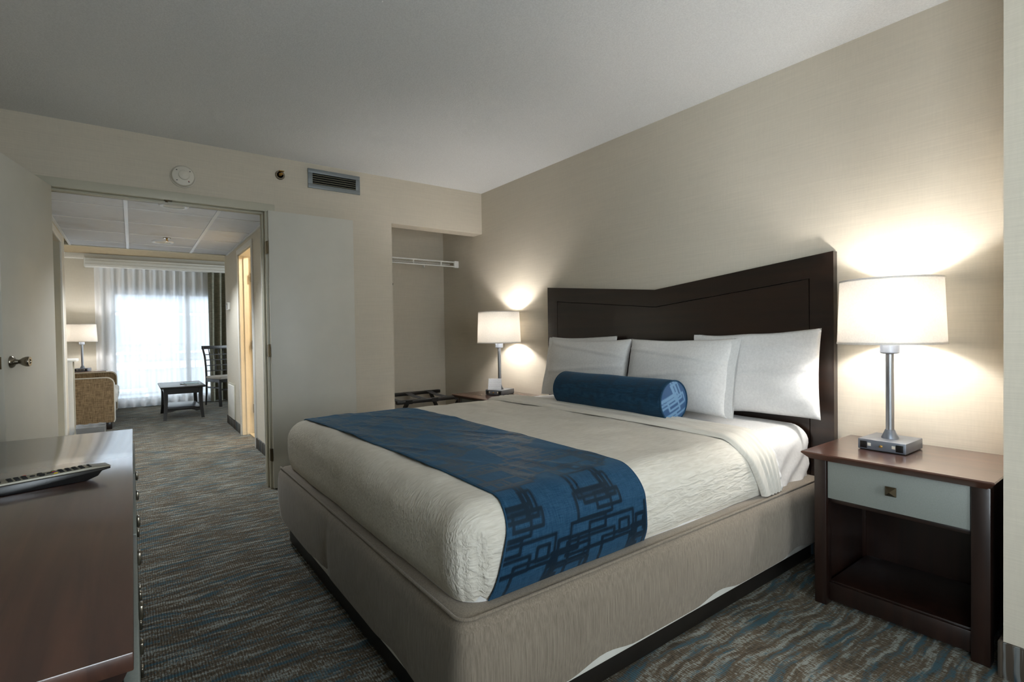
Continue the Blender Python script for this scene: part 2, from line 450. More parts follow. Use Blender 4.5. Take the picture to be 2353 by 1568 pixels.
# door wall with the double-door opening and the closet opening
OX0, OX1, OZ = -0.435, 0.80, 2.045
CX0 = 1.785; CZ = 2.068
bm = box(XL - 0.12, OX0 - 0.02, D, D + 0.15, 0, ZC + .05)
box(OX0 - 0.02, OX1 + 0.02, D, D + 0.15, OZ + 0.02, ZC + .05, bm=bm)
box(OX1 + 0.02, CX0, D, D + 0.15, 0, ZC + .05, bm=bm)
box(CX0, XW, D, D + 0.15, CZ, ZC + .05, bm=bm)
struct('wall_back', bm, M['wall'], 'beige bedroom wall with double doorway and open closet', 'wall')
bm = box(CX0 - 0.12, XW, 4.86, 4.98, 0, ZC + .05)
box(CX0 - 0.12, CX0, D + 0.15, 4.86, 0, ZC + .05, bm=bm)
struct('wall_closet', bm, M['wall'], 'beige inner walls of the open closet', 'wall')
struct('ceiling_closet', box(CX0, XW, D + 0.15, 4.86, 2.36, 2.42), M['ceil'], 'pale ceiling inside the closet', 'ceiling')
# wall behind the viewer, and unseen bedroom windows added for daylight
bm = box(XL - 0.12, 0.15, YF - 0.12, YF, 0, ZC + .05); box(1.45, XW + 0.12, YF - 0.12, YF, 0, ZC + .05, bm=bm)
box(0.15, 1.45, YF - 0.12, YF, 0, 0.60, bm=bm); box(0.15, 1.45, YF - 0.12, YF, 2.20, ZC + .05, bm=bm)
struct('wall_front', bm, M['wall'], 'beige bedroom wall behind the viewer, with an unseen window added for daylight', 'wall')
w3 = thing('added_window_3', 'white framed window behind the viewer, unseen, added to light the bedroom', 'window', (0.80, YF - 0.06, 0.60)); w3['kind'] = 'structure'  # made-up window, fills the bedroom with daylight from behind
bm = box(-0.65, 0.65, -0.03, 0.03, 0, 0.05); box(-0.65, 0.65, -0.03, 0.03, 1.55, 1.6, bm=bm)
for x in (-0.65, -0.025, 0.60): box(x, x + 0.05, -0.03, 0.03, 0.05, 1.55, bm=bm)
obj('window_frame', bm, M['alu'], w3)
for x in (-0.60, 0.025): obj('pane', box(x, x + 0.575, -0.004, 0.004, 0.05, 1.55), M['glass'], w3)
w2 = thing('added_window_2', 'white framed window near the dresser, unseen, added to light the bedroom', 'window', (XL - 0.06, (WY0 + WY1) / 2, WZ0)); w2['kind'] = 'structure'  # made-up window, throws daylight across to the foot of the bed
hw_, hh_ = (WY1 - WY0) / 2, WZ1 - WZ0
bm = box(-0.03, 0.03, -hw_, hw_, 0, 0.05); box(-0.03, 0.03, -hw_, hw_, hh_ - 0.05, hh_, bm=bm)
for y in (-hw_, -0.025, hw_ - 0.05): box(-0.03, 0.03, y, y + 0.05, 0.05, hh_ - 0.05, bm=bm)
obj('window_frame', bm, M['alu'], w2)
for y0, y1 in ((-hw_ + 0.05, -0.025), (0.025, hw_ - 0.05)): obj('pane', box(-0.004, 0.004, y0, y1, 0.05, hh_ - 0.05), M['glass'], w2)

# carpet cove bases
bm = box(PX - 0.012, PX, YF, PY + 0.0, 0, 0.115, 0.003); box(PX - 0.012, XW, PY, PY + 0.012, 0, 0.115, 0.003, bm=bm)
struct('baseboard_pier', bm, M['cbase'], 'dark carpet baseboard round the wall corner', 'baseboard')
struct('baseboard_right', box(XW - 0.012, XW, PY + 0.012, 4.86, 0, 0.10, 0.003), M['cbase'], 'dark carpet baseboard under the headboard wall', 'baseboard')
bm = box(OX1 + 0.07, CX0, D - 0.012, D, 0, 0.10, 0.003)
struct('baseboard_back', bm, M['cbase'], 'dark carpet baseboard between doorway and closet', 'baseboard')
struct('baseboard_left', box(XL, XL + 0.012, YF, D, 0, 0.10, 0.003), M['cbase'], 'dark carpet baseboard behind the dresser', 'baseboard')
struct('baseboard_closet', box(CX0, XW - 0.012, 4.848, 4.86, 0, 0.10, 0.003), M['cbase'], 'dark carpet baseboard at the back of the closet', 'baseboard')

# double-door frame
tr = thing('trim_1', 'cream painted casing and jamb of the double doorway', 'door frame', (0, D, 0)); tr['kind'] = 'structure'
obj('casing', box(OX0 - 0.06, OX1 + 0.065, -0.014, 0, OZ - 0.005, OZ + 0.052, 0.003), M['trim'], tr)
obj('casing', box(OX1 - 0.004, OX1 + 0.065, -0.013, 0, 0, OZ - 0.005, 0.003), M['trim'], tr)
obj('casing', box(OX0 - 0.06, OX0 + 0.004, -0.013, 0, 0, OZ - 0.005, 0.003), M['trim'], tr)
bm = box(OX0 - 0.02, OX0, 0.0, 0.165, 0, OZ); box(OX1, OX1 + 0.02, 0, 0.165, 0, OZ, bm=bm); box(OX0 - 0.02, OX1 + 0.02, 0, 0.165, OZ, OZ + 0.02, bm=bm)
obj('jamb', bm, M['trim'], tr)
bm = box(OX0, OX0 + 0.013, 0.045, 0.085, 0, OZ - 0.013, 0.002); box(OX1 - 0.013, OX1, 0.045, 0.085, 0, OZ - 0.013, 0.002, bm=bm); box(OX0, OX1, 0.045, 0.085, OZ - 0.013, OZ, 0.002, bm=bm)
obj('door_stop', bm, M['trim'], tr)
bm = box(OX1 - 0.004, OX1 + 0.05, 0.151, 0.165, 0, OZ + 0.05, 0.003); box(OX0 - 0.06, OX1 + 0.05, 0.151, 0.165, OZ, OZ + 0.055, 0.003, bm=bm)
obj('casing', bm, M['trimw'], tr)
bm = box(0.19, 0.235, 0.018, 0.042, OZ - 0.004, OZ); lathe([(0.007, OZ - 0.014), (0.007, OZ - 0.004)], 10, 0.205, 0.03, bm=bm)
obj('ball_catch', bm, M['bronze'], tr)


def hinge(parent, x, y, z, h=0.092):
    bm = lathe([(0.0065, z), (0.0065, z + h)], 10, x, y); box(x - 0.012, x, y + 0.004, y + 0.03, z + 0.002, z + h - 0.002, bm=bm)
    return obj('hinge', bm, M['bronze'], parent)


# right leaf, swung back against the wall
d1 = thing('door_2', 'cream flush door leaf folded back flat against the wall', 'door', (0.812, D - 0.05, 0)); d1['kind'] = 'structure'
obj('door_panel', box(0, 0.625, 0, 0.035, 0.006, 2.042, 0.002), M['door'], d1)
for z in (0.21, 0.975, 1.727): hinge(d1, -0.008, 0.003, z)
# left leaf, swung into the room
hx, hy = -0.368, 4.085; ex, ey = -0.503, 3.455
L1 = math.hypot(ex - hx, ey - hy)
d2 = thing('door_1', 'cream flush door leaf standing open at the left with a knob', 'door', (hx, hy, 0), (0, 0, math.atan2(ey - hy, ex - hx))); d2['kind'] = 'structure'
# local x runs from hinge to free edge; local +y faces the doorway side
obj('door_panel', box(0, L1, -0.04, 0, 0.006, 2.042, 0.002), M['door'], d2)
for sgn, y0 in ((1, 0.0), (-1, -0.04)):
    kx = L1 - 0.075; kz = 1.017
    bm = lathe([(0.031, y0 - 0.001 * sgn), (0.031, y0 + 0.004 * sgn), (0.027, y0 + 0.010 * sgn), (0.014, y0 + 0.018 * sgn), (0.0105, y0 + 0.030 * sgn), (0.013, y0 + 0.036 * sgn), (0.020, y0 + 0.046 * sgn), (0.025, y0 + 0.058 * sgn), (0.026, y0 + 0.066 * sgn), (0.0235, y0 + 0.073 * sgn), (0.012, y0 + 0.0735 * sgn), (0.011, y0 + 0.071 * sgn), (0, y0 + 0.071 * sgn)], 24, kx, kz, axis='Y')
    obj('door_knob', bm, M['nickelk'], d2)
lp = obj('latch_plate', box(L1 - 0.001, L1 + 0.0015, -0.032, -0.008, 0.985, 1.045, 0.001), M['bronze'], d2)
obj('latch_bolt', prism([(L1, -0.026), (L1 + 0.009, -0.024), (L1 + 0.002, -0.014)], 'Z', 1.007, 1.027), M['nickelk'], lp)
for z in (0.21, 0.975, 1.727): obj('hinge', lathe([(0.006, z), (0.006, z + 0.092)], 10, -0.003, -0.044), M['bronze'], d2)

# hallway
bm = box(HX, HX + 0.12, D + 0.15, 5.74, 0, 2.6); box(HX, HX + 0.12, 6.545, 7.62, 0, 2.6, bm=bm); box(HX, HX + 0.12, 5.74, 6.545, 2.055, 2.6, bm=bm)
struct('wall_hallway_right', bm, M['wall_living'], 'beige hallway wall with the lit bathroom doorway', 'wall')
bm = box(HXL - 0.12, HXL, D + 0.15, 5.62, 0, 2.6); box(HXL - 0.12, HXL, 5.62, 6.44, 2.05, 2.6, bm=bm); box(HXL - 0.12, HXL, 6.44, 6.86, 0, 2.6, bm=bm)
struct('wall_hallway_left', bm, M['wall_living'], 'beige hallway wall with a doorway, seen edge on at left', 'wall')
bm = box(HX - 0.012, HX, D + 0.165, 5.68, 0, 0.105, 0.003); box(HX - 0.012, HX, 6.60, 7.62, 0, 0.105, 0.003, bm=bm); box(HX - 0.012, HX + 0.132, 7.62, 7.632, 0, 0.105, 0.003, bm=bm)
struct('baseboard_hallway', bm, M['cbase'], 'blue grey carpet baseboard along the hallway wall', 'baseboard')
struct('ceiling_soffit', box(-1.6, HX + 0.12, D + 0.15, 7.40, 2.20, 2.60), M['ceil_warm'], 'dropped soffit above the hallway tile ceiling', 'ceiling')
ch = thing('ceiling_hallway', 'dropped hallway ceiling of grey tiles in a white grid', 'ceiling', (0, 0, HZ)); ch['kind'] = 'structure'
gy = [4.25, 4.47, 5.09, 5.715, 6.34, 6.965, 7.39]; gx = [HXL, -0.02, 0.595, HX]
for i in range(3):
    for j in range(6):
        obj('ceiling_tile', box(gx[i] + 0.006, gx[i + 1] - 0.006, gy[j] + 0.004, gy[j + 1] - 0.004, 0.004, 0.02, 0.002, 1), M['tile'], ch)
for x in gx[1:3]: obj('grid_bar', box(x - 0.013, x + 0.013, 4.25, 7.39, -0.001, 0.010), M['tbar'], ch)
for y in gy[1:6]: obj('grid_bar', box(HXL, HX, y - 0.008, y + 0.008, 0.0, 0.010), M['tbar'], ch)
obj('wall_angle', box(HX - 0.018, HX, 4.25, 7.39, -0.003, 0.008), M['tbar'], ch)
obj('wall_angle', box(HXL, HXL + 0.018, 4.25, 7.39, -0.003, 0.008), M['tbar'], ch)
obj('wall_angle', box(-1.6, HX, 7.38, 7.402, -0.003, 0.06), M['trim'], ch)
# left door recess
t1 = thing('trim_2', 'white casing round the doorway in the left hallway wall', 'door frame', (HXL, 0, 0)); t1['kind'] = 'structure'
obj('casing', box(0, 0.014, 5.56, 6.50, 2.05, 2.115, 0.003), M['trimw'], t1)
obj('casing', box(0, 0.014, 6.44, 6.50, 0, 2.05, 0.003), M['trimw'], t1)
obj('casing', box(0, 0.014, 5.56, 5.62, 0, 2.05, 0.003), M['trimw'], t1)
obj('jamb', box(-0.12, 0.0, 6.425, 6.44, 0, 2.05), M['trim'], t1)
struct('door_3', box(HXL - 0.09, HXL - 0.05, 5.622, 6.424, 0.005, 2.048), M['olive'], 'olive grey closed door in the left hallway wall', 'door')
# bathroom
bm = box(1.11, 2.60, 6.62, 6.70, 0, 2.5); box(2.52, 2.60, 5.0, 6.62, 0, 2.5, bm=bm); box(1.11, 2.60, 4.99, 5.06, 0, 2.5, bm=bm)
struct('wall_bathroom', bm, M['bath'], 'cream bathroom walls behind the hallway doorway', 'wall')
struct('ceiling_bathroom', box(1.11, 2.60, 5.0, 6.7, 2.40, 2.48), M['bath'], 'cream bathroom ceiling', 'ceiling')
struct('floor_bathroom', box(1.06, 2.55, 5.06, 6.62, 0.0, 0.012), M['bathtile'], 'tan bathroom floor behind the doorway', 'floor')
t3 = thing('trim_3', 'cream casing and jamb of the bathroom doorway', 'door frame', (HX, 0, 0)); t3['kind'] = 'structure'
obj('casing', box(-0.014, 0, 6.545, 6.60, 0, 2.055, 0.003), M['trimw'], t3)
obj('casing', box(-0.014, 0, 5.685, 5.74, 0, 2.055, 0.003), M['trimw'], t3)
obj('casing', box(-0.014, 0, 5.685, 6.60, 2.055, 2.11, 0.003), M['trimw'], t3)
bm = box(0, 0.125, 6.53, 6.546, 0, 2.055); box(0, 0.125, 5.739, 5.755, 0, 2.055, bm=bm); box(0, 0.125, 5.739, 6.546, 2.04, 2.056, bm=bm)
obj('jamb', bm, M['bath'], t3)
obj('door_stop', box(0.045, 0.08, 6.518, 6.531, 0, 2.04), M['bath'], t3)
d4 = thing('door_4', 'cream bathroom door swung inward, lit warm', 'door', (HX + 0.13, 6.525, 0)); d4['kind'] = 'structure'
obj('door_panel', box(0.0, 0.76, -0.03, 0.005, 0.012, 2.04, 0.002), M['bath'], d4)
for z in (0.25, 0.98, 1.75): obj('hinge', box(-0.02, 0.03, -0.034, -0.03, z, z + 0.1, 0.001), M['bronze'], d4)
hk = obj('robe_hook', tube([(0.05, -0.03, 1.70), (0.05, -0.06, 1.695), (0.05, -0.075, 1.72)], 0.006), M['nickelk'], d4)

# living room shell
struct('ceiling_living', box(-3.0, 4.6, 7.40, YW + 0.12, ZC, ZC + 0.1), M['ceil_warm'], 'tan living room ceiling beyond the hallway', 'ceiling')
bm = box(-3.0, -0.36, YW, YW + 0.15, 0, ZC + .05); box(1.60, 4.6, YW, YW + 0.15, 0, ZC + .05, bm=bm); box(-0.36, 1.60, YW, YW + 0.15, 1.99, ZC + .05, bm=bm)
struct('wall_window', bm, M['wall_living'], 'beige living room wall with the glass balcony door', 'wall')
struct('wall_living_left', box(-1.32, -1.20, 6.86, YW, 0, ZC + .05), M['wall_living'], 'beige wall behind the sofa', 'wall')
struct('wall_living_end', box(-1.32, HXL - 0.12, 6.74, 6.86, 0, ZC + .05), M['wall_living'], 'beige wall return beside the kitchenette', 'wall')
bm = box(4.0, 4.12, 7.5, 8.05, 0, ZC + .05); box(4.0, 4.12, 9.95, YW, 0, ZC + .05, bm=bm); box(4.0, 4.12, 8.05, 9.95, 0, 0.4, bm=bm); box(4.0, 4.12, 8.05, 9.95, 2.2, ZC + .05, bm=bm)
w4 = thing('added_window_4', 'white framed living room window at the right, unseen, added to bring daylight', 'window', (4.06, 9.0, 0.4)); w4['kind'] = 'structure'  # made-up window, brings extra daylight to living room and hallway
b4 = box(-0.03, 0.03, -0.95, 0.95, 0, 0.05); box(-0.03, 0.03, -0.95, 0.95, 1.75, 1.8, bm=b4)
for y in (-0.95, -0.025, 0.90): box(-0.03, 0.03, y, y + 0.05, 0.05, 1.75, bm=b4)
obj('window_frame', b4, M['alu'], w4)
for y in (-0.90, 0.025): obj('pane', box(-0.004, 0.004, y, y + 0.875, 0.05, 1.75), M['glass'], w4)
struct('wall_living_right', bm, M['wall_living'], 'beige living room wall far at the right', 'wall')
struct('wall_living_back', box(HX + 0.12, 4.1, 7.5, 7.62, 0, ZC + .05), M['wall_living'], 'beige living room wall behind the hallway', 'wall')
struct('trim_4', box(-1.2, 4.0, YW - 0.13, YW, 2.375, ZC, 0.004), M['trimw'], 'white crown band along the top of the window wall', 'trim')
# sliding balcony door
w1 = thing('window_1', 'white framed sliding glass balcony door behind the sheer curtain', 'window', (0, YW + 0.06, 0)); w1['kind'] = 'structure'
bm = box(-0.36, 1.60, -0.05, 0.05, 0, 0.06); box(-0.36, 1.60, -0.05, 0.05, 1.90, 1.99, bm=bm); box(-0.36, -0.29, -0.05, 0.05, 0.06, 1.90, bm=bm); box(1.53, 1.60, -0.05, 0.05, 0.06, 1.90, bm=bm)
obj('window_frame', bm, M['alu'], w1)
for x0, x1, y in ((-0.29, 0.81, 0.012), (0.73, 1.53, -0.024)):
    bm = box(x0, x0 + 0.075, y - 0.017, y + 0.017, 0.06, 1.90); box(x1 - 0.075, x1, y - 0.017, y + 0.017, 0.06, 1.90, bm=bm)
    box(x0 + 0.075, x1 - 0.075, y - 0.017, y + 0.017, 0.06, 0.15, bm=bm); box(x0 + 0.075, x1 - 0.075, y - 0.017, y + 0.017, 1.84, 1.90, bm=bm)
    s = obj('sash', bm, M['alu'], w1); obj('pane', box(x0 + 0.07, x1 - 0.07, y - 0.003, y + 0.003, 0.145, 1.845), M['glass'], s)

# ------------------------------------------------------------------ outside the balcony door
struct('balcony_floor', box(-3, 4.5, YW + 0.15, YW + 1.75, -0.12, -0.02), M['concrete'], 'concrete balcony floor outside the glass door', 'balcony')
br = thing('balcony_railing', 'grey balcony railing behind the sheer curtain', 'railing', (0, YW + 1.6, -0.02))
obj('top_rail', box(-3, 4.5, -0.03, 0.03, 1.0, 1.05, 0.006), M['rail'], br)
obj('bottom_rail', box(-3, 4.5, -0.02, 0.02, 0.08, 0.12, 0.004), M['rail'], br)
bal = obj('baluster', box(-0.009, 0.009, -0.009, 0.009, 0.12, 1.0), M['rail'], br); bal.location.x = -2.9
for i in range(1, 56):
    b2 = bal.copy(); COL.objects.link(b2); b2.location.x = -2.9 + i * 0.13
fb = thing('apartment_building', 'pale building across the street, dim behind the sheer curtain', 'building', (0.5, 23.0, -9.0))
obj('wall', box(-8, 8, 0, 6, 0, 12.2), M['facade'], fb)
obj('roof', prism([(-8.4, 12.2), (8.4, 12.2), (8.4, 12.45), (0.5, 13.4), (-8.4, 12.45)], 'Y', -0.5, 6.3), M['roofm'], fb)
wf = None
for r in range(4):
    for c_ in range(7):
        x = -7.0 + c_ * 2.1; z = 1.3 + r * 2.75
        if wf is None:
            wf = obj('window', box(-0.62, 0.62, -0.06, 0.02, 0, 1.5), M['alu'], fb); wp = obj('pane', box(-0.54, 0.54, -0.075, -0.05, 0.08, 1.42), M['facwin'], wf); wf.location = (x, 0, z)
        else:
            k = wf.copy(); COL.objects.link(k); k.location = (x, 0, z); q = wp.copy(); COL.objects.link(q); q.parent = k
for r in range(4): obj('floor_band', box(-8.05, 8.05, -0.12, 0.0, 0.75 + r * 2.75, 1.0 + r * 2.75), M['alu'], fb)

# ------------------------------------------------------------------ curtains
cb = thing('curtain_cornice', 'pale grey layered cornice box over the window curtains', 'cornice', (0, YW, 2.245))
prof = [(-0.02, 0), (-0.232, 0), (-0.232, 0.035), (-0.222, 0.04), (-0.222, 0.085), (-0.205, 0.09), (-0.205, 0.128), (-0.02, 0.128)]
obj('cornice_board', prism(prof, 'X', -0.565, 2.2), M['trimw'], cb)
obj('end_board', box(-0.572, -0.558, -0.226, -0.012, 0.0, 0.128, 0.002), M['trimw'], cb)


def curtain(x0, x1, z0, z1, yc, pitch, amp, nz=26, seed=0, flare=0.0):
    n = int((x1 - x0) / 0.006)
    def fn(u, v):
        x = x0 + u * (x1 - x0); z = z1 - v * (z1 - z0)
        ph = 2 * PI * (x - x0) / pitch + 0.9 * math.sin(3.1 * x + seed) * min(1, v * 2) + 0.5 * noise.noise(Vector((x * 3, v * 2.5, seed)))
        a = amp * (0.75 + 0.35 * min(1, v * 4)) * (1 + 0.35 * noise.noise(Vector((x * 4, v * 1.5, seed + 5))))
        s = math.cos(ph); s = math.copysign(abs(s) ** 0.75, s)
        return (x + flare * v * (u - 0.5), yc + a * s + 0.01 * noise.noise(Vector((x * 2, z, seed))), z + 0.008 * s * v)
    return grid_bm(fn, n, nz)


sc_ = thing('sheer_curtain', 'white pleated sheer curtain across the glass balcony door', 'curtain', (0, 0, 0))
obj('voile', curtain(-0.46, 1.12, 0.025, 2.27, YW - 0.115, 0.136, 0.030, 30, 1), M['sheer'], sc_, angle=180)
obj('bottom_hem', curtain(-0.46, 1.12, 0.024, 0.13, YW - 0.118, 0.136, 0.032, 4, 1), M['sheer'], sc_, angle=180)
dr = thing('drape', 'grey green drape hanging at the right of the sheer curtain', 'curtain', (0, 0, 0))
obj('drape_cloth', curtain(1.07, 1.66, 0.02, 2.27, YW - 0.17, 0.115, 0.034, 30, 4), M['drape'], dr, angle=180)
dr2 = thing('drape', 'dark drape bunched beyond the grey green one, behind the lattice chair', 'curtain', (0, 0, 0))
obj('drape_cloth', curtain(1.68, 2.1, 0.02, 2.27, YW - 0.16, 0.10, 0.036, 30, 9), M['drape'], dr2, angle=180)

# ------------------------------------------------------------------ wall fittings, bedroom
sd = thing('smoke_detector', 'round ivory smoke detector above the doorway', 'smoke detector', (0.297, D, 2.208))
obj('mounting_plate', lathe([(0.074, 0), (0.074, -0.010), (0.070, -0.013)], 40, axis='Y'), M['detector'], sd)
obj('cover', lathe([(0.069, -0.012), (0.069, -0.026), (0.062, -0.036), (0.045, -0.040), (0.0, -0.040)], 40, axis='Y'), M['detector'], sd)
obj('sensor_cap', lathe([(0.032, -0.038), (0.031, -0.048), (0.026, -0.051), (0, -0.051)], 32, 0.004, 0.004, axis='Y'), M['detector'], sd)
for a in (0.7, 2.4, 3.9, 5.4): obj('slot', box(0.050 * math.cos(a) - 0.004, 0.050 * math.cos(a) + 0.004, -0.0415, -0.037, 0.050 * math.sin(a) - 0.002, 0.050 * math.sin(a) + 0.002), M['black'], sd)
obj('indicator_light', lathe([(0.003, -0.0405), (0.002, -0.043), (0, -0.043)], 10, 0.03, -0.034, axis='Y'), M['red'], sd)
sp = thing('fire_sprinkler', 'small sidewall fire sprinkler between smoke detector and vent', 'sprinkler', (0.909, D, 2.324))
obj('escutcheon', lathe([(0.034, 0), (0.034, -0.006), (0.030, -0.010), (0.022, -0.010), (0.022, -0.002)], 32, axis='Y', cap=False), M['nickelk'], sp)
obj('cup', lathe([(0.022, -0.003), (0, -0.003)], 24, axis='Y'), M['black'], sp)
obj('sprinkler_body', lathe([(0.011, -0.003), (0.011, -0.03), (0.008, -0.034), (0.006, -0.05), (0, -0.05)], 16, axis='Y'), M['brass'], sp)
bm = tube([(0.010, -0.03, 0), (0.014, -0.042, 0), (0.004, -0.058, 0)], 0.003, 8); tube([(-0.010, -0.03, 0), (-0.014, -0.042, 0), (-0.004, -0.058, 0)], 0.003, 8, bm=bm)
obj('frame_arm', bm, M['brass'], sp)
obj('deflector', box(-0.018, 0.018, -0.066, -0.030, 0.016, 0.019, 0.001), M['brass'], sp)
va = thing('air_vent', 'grey rectangular air vent with dark louvres high on the door wall', 'vent', (1.311, D, 2.338))
fw, fh, iw, ih = 0.203, 0.074, 0.169, 0.042
bm = bmesh.new()
for x0, x1, z0, z1 in ((-fw, fw, ih, fh), (-fw, fw, -fh, -ih), (-fw, -iw, -ih, ih), (iw, fw, -ih, ih)): box(x0, x1, -0.014, 0, z0, z1, 0.002, bm=bm)
obj('vent_frame', bm, M['ventgrey'], va)
obj('duct', box(-iw, iw, -0.003, -0.0005, -ih, ih), M['void'], va)
for k in range(5):
    z = -ih + 0.0084 + k * 0.0168
    b = obj('slat', box(-iw, iw, -0.009, 0.006, -0.0012, 0.0012), M['ventslat'], va); b.location = (0, -0.006, z); b.rotation_euler = (0.35, 0, 0)
for x in (-0.186, 0.186): obj('screw', lathe([(0.004, -0.0135), (0.003, -0.0155), (0, -0.0155)], 10, x, 0, axis='Y'), M['nickel'], va)
# closet fittings
ws = thing('wire_shelf', 'white wire closet shelf with hanging rail', 'shelf', (0, 4.55, 1.852))
obj('front_rod', tube([(CX0 + 0.005, 0, 0), (XW - 0.012, 0, 0)], 0.0065, 8), M['white'], ws)
obj('lower_rod', tube([(CX0 + 0.005, 0, -0.045), (XW - 0.012, 0, -0.045)], 0.0065, 8), M['white'], ws)
obj('back_rod', tube([(CX0 + 0.005, 0.29, 0), (XW - 0.012, 0.29, 0)], 0.0045, 8), M['white'], ws)
obj('middle_rod', tube([(CX0 + 0.005, 0.15, -0.005), (XW - 0.012, 0.15, -0.005)], 0.004, 8), M['white'], ws)
cw = obj('cross_wire', tube([(0, -0.002, 0.004), (0, 0.29, 0.004)], 0.0016, 6), M['white'], ws); cw.location.x = CX0 + 0.03
for k in range(1, 35):
    c2 = cw.copy(); COL.objects.link(c2); c2.location.x = CX0 + 0.03 + k * 0.0255
for x in (1.95, 2.20, 2.50): obj('upright', box(x - 0.004, x + 0.004, -0.004, 0.004, -0.045, 0.0), M['white'], ws)
obj('end_bracket', box(XW - 0.05, XW, -0.012, 0.014, -0.058, 0.012, 0.003), M['white'], ws)
for x in (2.08, 2.46): obj('wall_clip', box(x - 0.006, x + 0.006, 0.285, 0.31, -0.03, 0.008, 0.001), M['white'], ws)
hk = thing('coat_hook', 'small dark hook on the edge of the closet opening', 'hook', (CX0, D + 0.03, 1.557))
obj('hook_plate', box(-0.0, 0.004, -0.008, 0.008, -0.02, 0.02, 0.001), M['black'], hk)
obj('hook_arm', tube([(0.002, 0, 0.0), (0.014, 0, -0.008), (0.016, 0, 0.006)], 0.003, 8), M['black'], hk)

# ------------------------------------------------------------------ hallway fittings
for i, (x, y, lb) in enumerate(((0.283, 4.80, 'round recessed ceiling light just behind the doorway head'), (0.283, 6.67, 'round recessed ceiling light farther along the hallway'))):
    rl = thing('recessed_light', lb, 'ceiling light', (x, y, HZ), group='recessed hallway lights')
    obj('trim_ring', lathe([(0.100, 0.004), (0.100, -0.006), (0.092, -0.012), (0.073, -0.010), (0.073, 0.003)], 36, cap=False), M['tbar'], rl)
    l = bpy.data.lights.new('added_downlight', 'SPOT'); l.energy = 45; l.spot_size = 2.2; l.spot_blend = 0.6; l.shadow_soft_size = 0.05; l.color = (0.90, 0.95, 1.0)  # fixture itself looks off; spot added inside it to brighten the hallway
    lo = bpy.data.objects.new('added_downlight', l); COL.objects.link(lo); lo.parent = rl; lo.location = (0, 0, -0.012)
    obj('reflector', lathe([(0.073, -0.0045), (0.055, 0.0036), (0.0, 0.0038)], 36, cap=False), M['trimw'], rl)
sk = thing('ceiling_sprinkler', 'small pendent sprinkler beside the farther recessed light', 'sprinkler', (0.31, 6.40, HZ))
obj('escutcheon', lathe([(0.036, 0.0), (0.030, -0.006), (0.012, -0.008)], 24), M['nickelk'], sk)
obj('sprinkler_body', lathe([(0.009, -0.006), (0.007, -0.03), (0, -0.03)], 12), M['brass'], sk)
obj('deflector', lathe([(0.016, -0.038), (0.016, -0.040), (0, -0.040)], 16), M['brass'], sk)
obj('frame_arm', tube([(0.008, 0, -0.02), (0.010, 0, -0.03), (0.002, 0, -0.039)], 0.002, 6), M['brass'], sk)
th = thing('thermostat', 'small white thermostat box on the hallway wall', 'thermostat', (HX, 7.27, 1.511))
obj('housing', box(-0.032, 0, -0.06, 0.06, -0.045, 0.045, 0.004), M['white'], th)
obj('face_plate', box(-0.036, -0.030, -0.05, 0.05, -0.036, 0.036, 0.002), M['bronze'], th)
ap = thing('access_panel', 'flat white access panel low on the hallway wall', 'panel', (HX, 7.23, 0.32))
obj('panel_door', box(-0.018, 0, -0.215, 0.215, -0.205, 0.205, 0.003), M['trimw'], ap)
obj('panel_frame', box(-0.008, 0, -0.24, 0.24, -0.212, 0.225, 0.002), M['trim'], ap)

# ------------------------------------------------------------------ bed
BX0, BX1, BY0, BY1 = 0.632, 2.655, 1.082, 3.055
bed = thing('bed', 'greige upholstered king bed base on a black plinth', 'bed', (0, 0, 0))
obj('plinth', box(0.672, 2.655, 1.142, 2.99, 0, 0.135, 0.004), M['plinth'], bed)
obj('lining', box(BX0 + 0.012, 2.655, BY0 + 0.014, BY1 - 0.014, 0.100, 0.36, 0.01), M['lining'], bed)


def rbox(x0, x1, y0, y1, z0, z1, r, step, faces, disp=None):
    """rounded box open at bottom and at the head end; faces any of 'F' foot, 'N' near, 'B' far, 'T' top"""
    b = bmesh.new(); rr = r
    def P(x, y, z):
        cx = max(x, x0 + rr); cy = min(max(y, y0 + rr), y1 - rr); cz = min(z, z1 - rr)
        d = Vector((x - cx, y - cy, z - cz)); n = d.normalized() if d.length > 1e-9 else Vector((0, 0, 1))
        p = Vector((cx, cy, cz)) + n * rr
        return disp(p, n) if disp else p
    def G(f, nu, nv):
        grid_bm(lambda u, v: f(u, v), nu, nv, bm=b)
    nx = max(2, int((x1 - x0) / step)); ny = max(2, int((y1 - y0) / step)); nz = max(2, int((z1 - z0) / step))
    L = lambda a, c, u: a + (c - a) * u
    if 'T' in faces: G(lambda u, v: P(L(x0, x1, u), L(y0, y1, v), z1), nx, ny)
    if 'F' in faces: G(lambda u, v: P(x0, L(y0, y1, u), L(z0, z1, v)), ny, nz)
    if 'N' in faces: G(lambda u, v: P(L(x0, x1, u), y0, L(z0, z1, v)), nx, nz)
    if 'B' in faces: G(lambda u, v: P(L(x0, x1, u), y1, L(z0, z1, v)), nx, nz)
    bmesh.ops.remove_doubles(b, verts=b.verts, dist=1e-5)
    return b


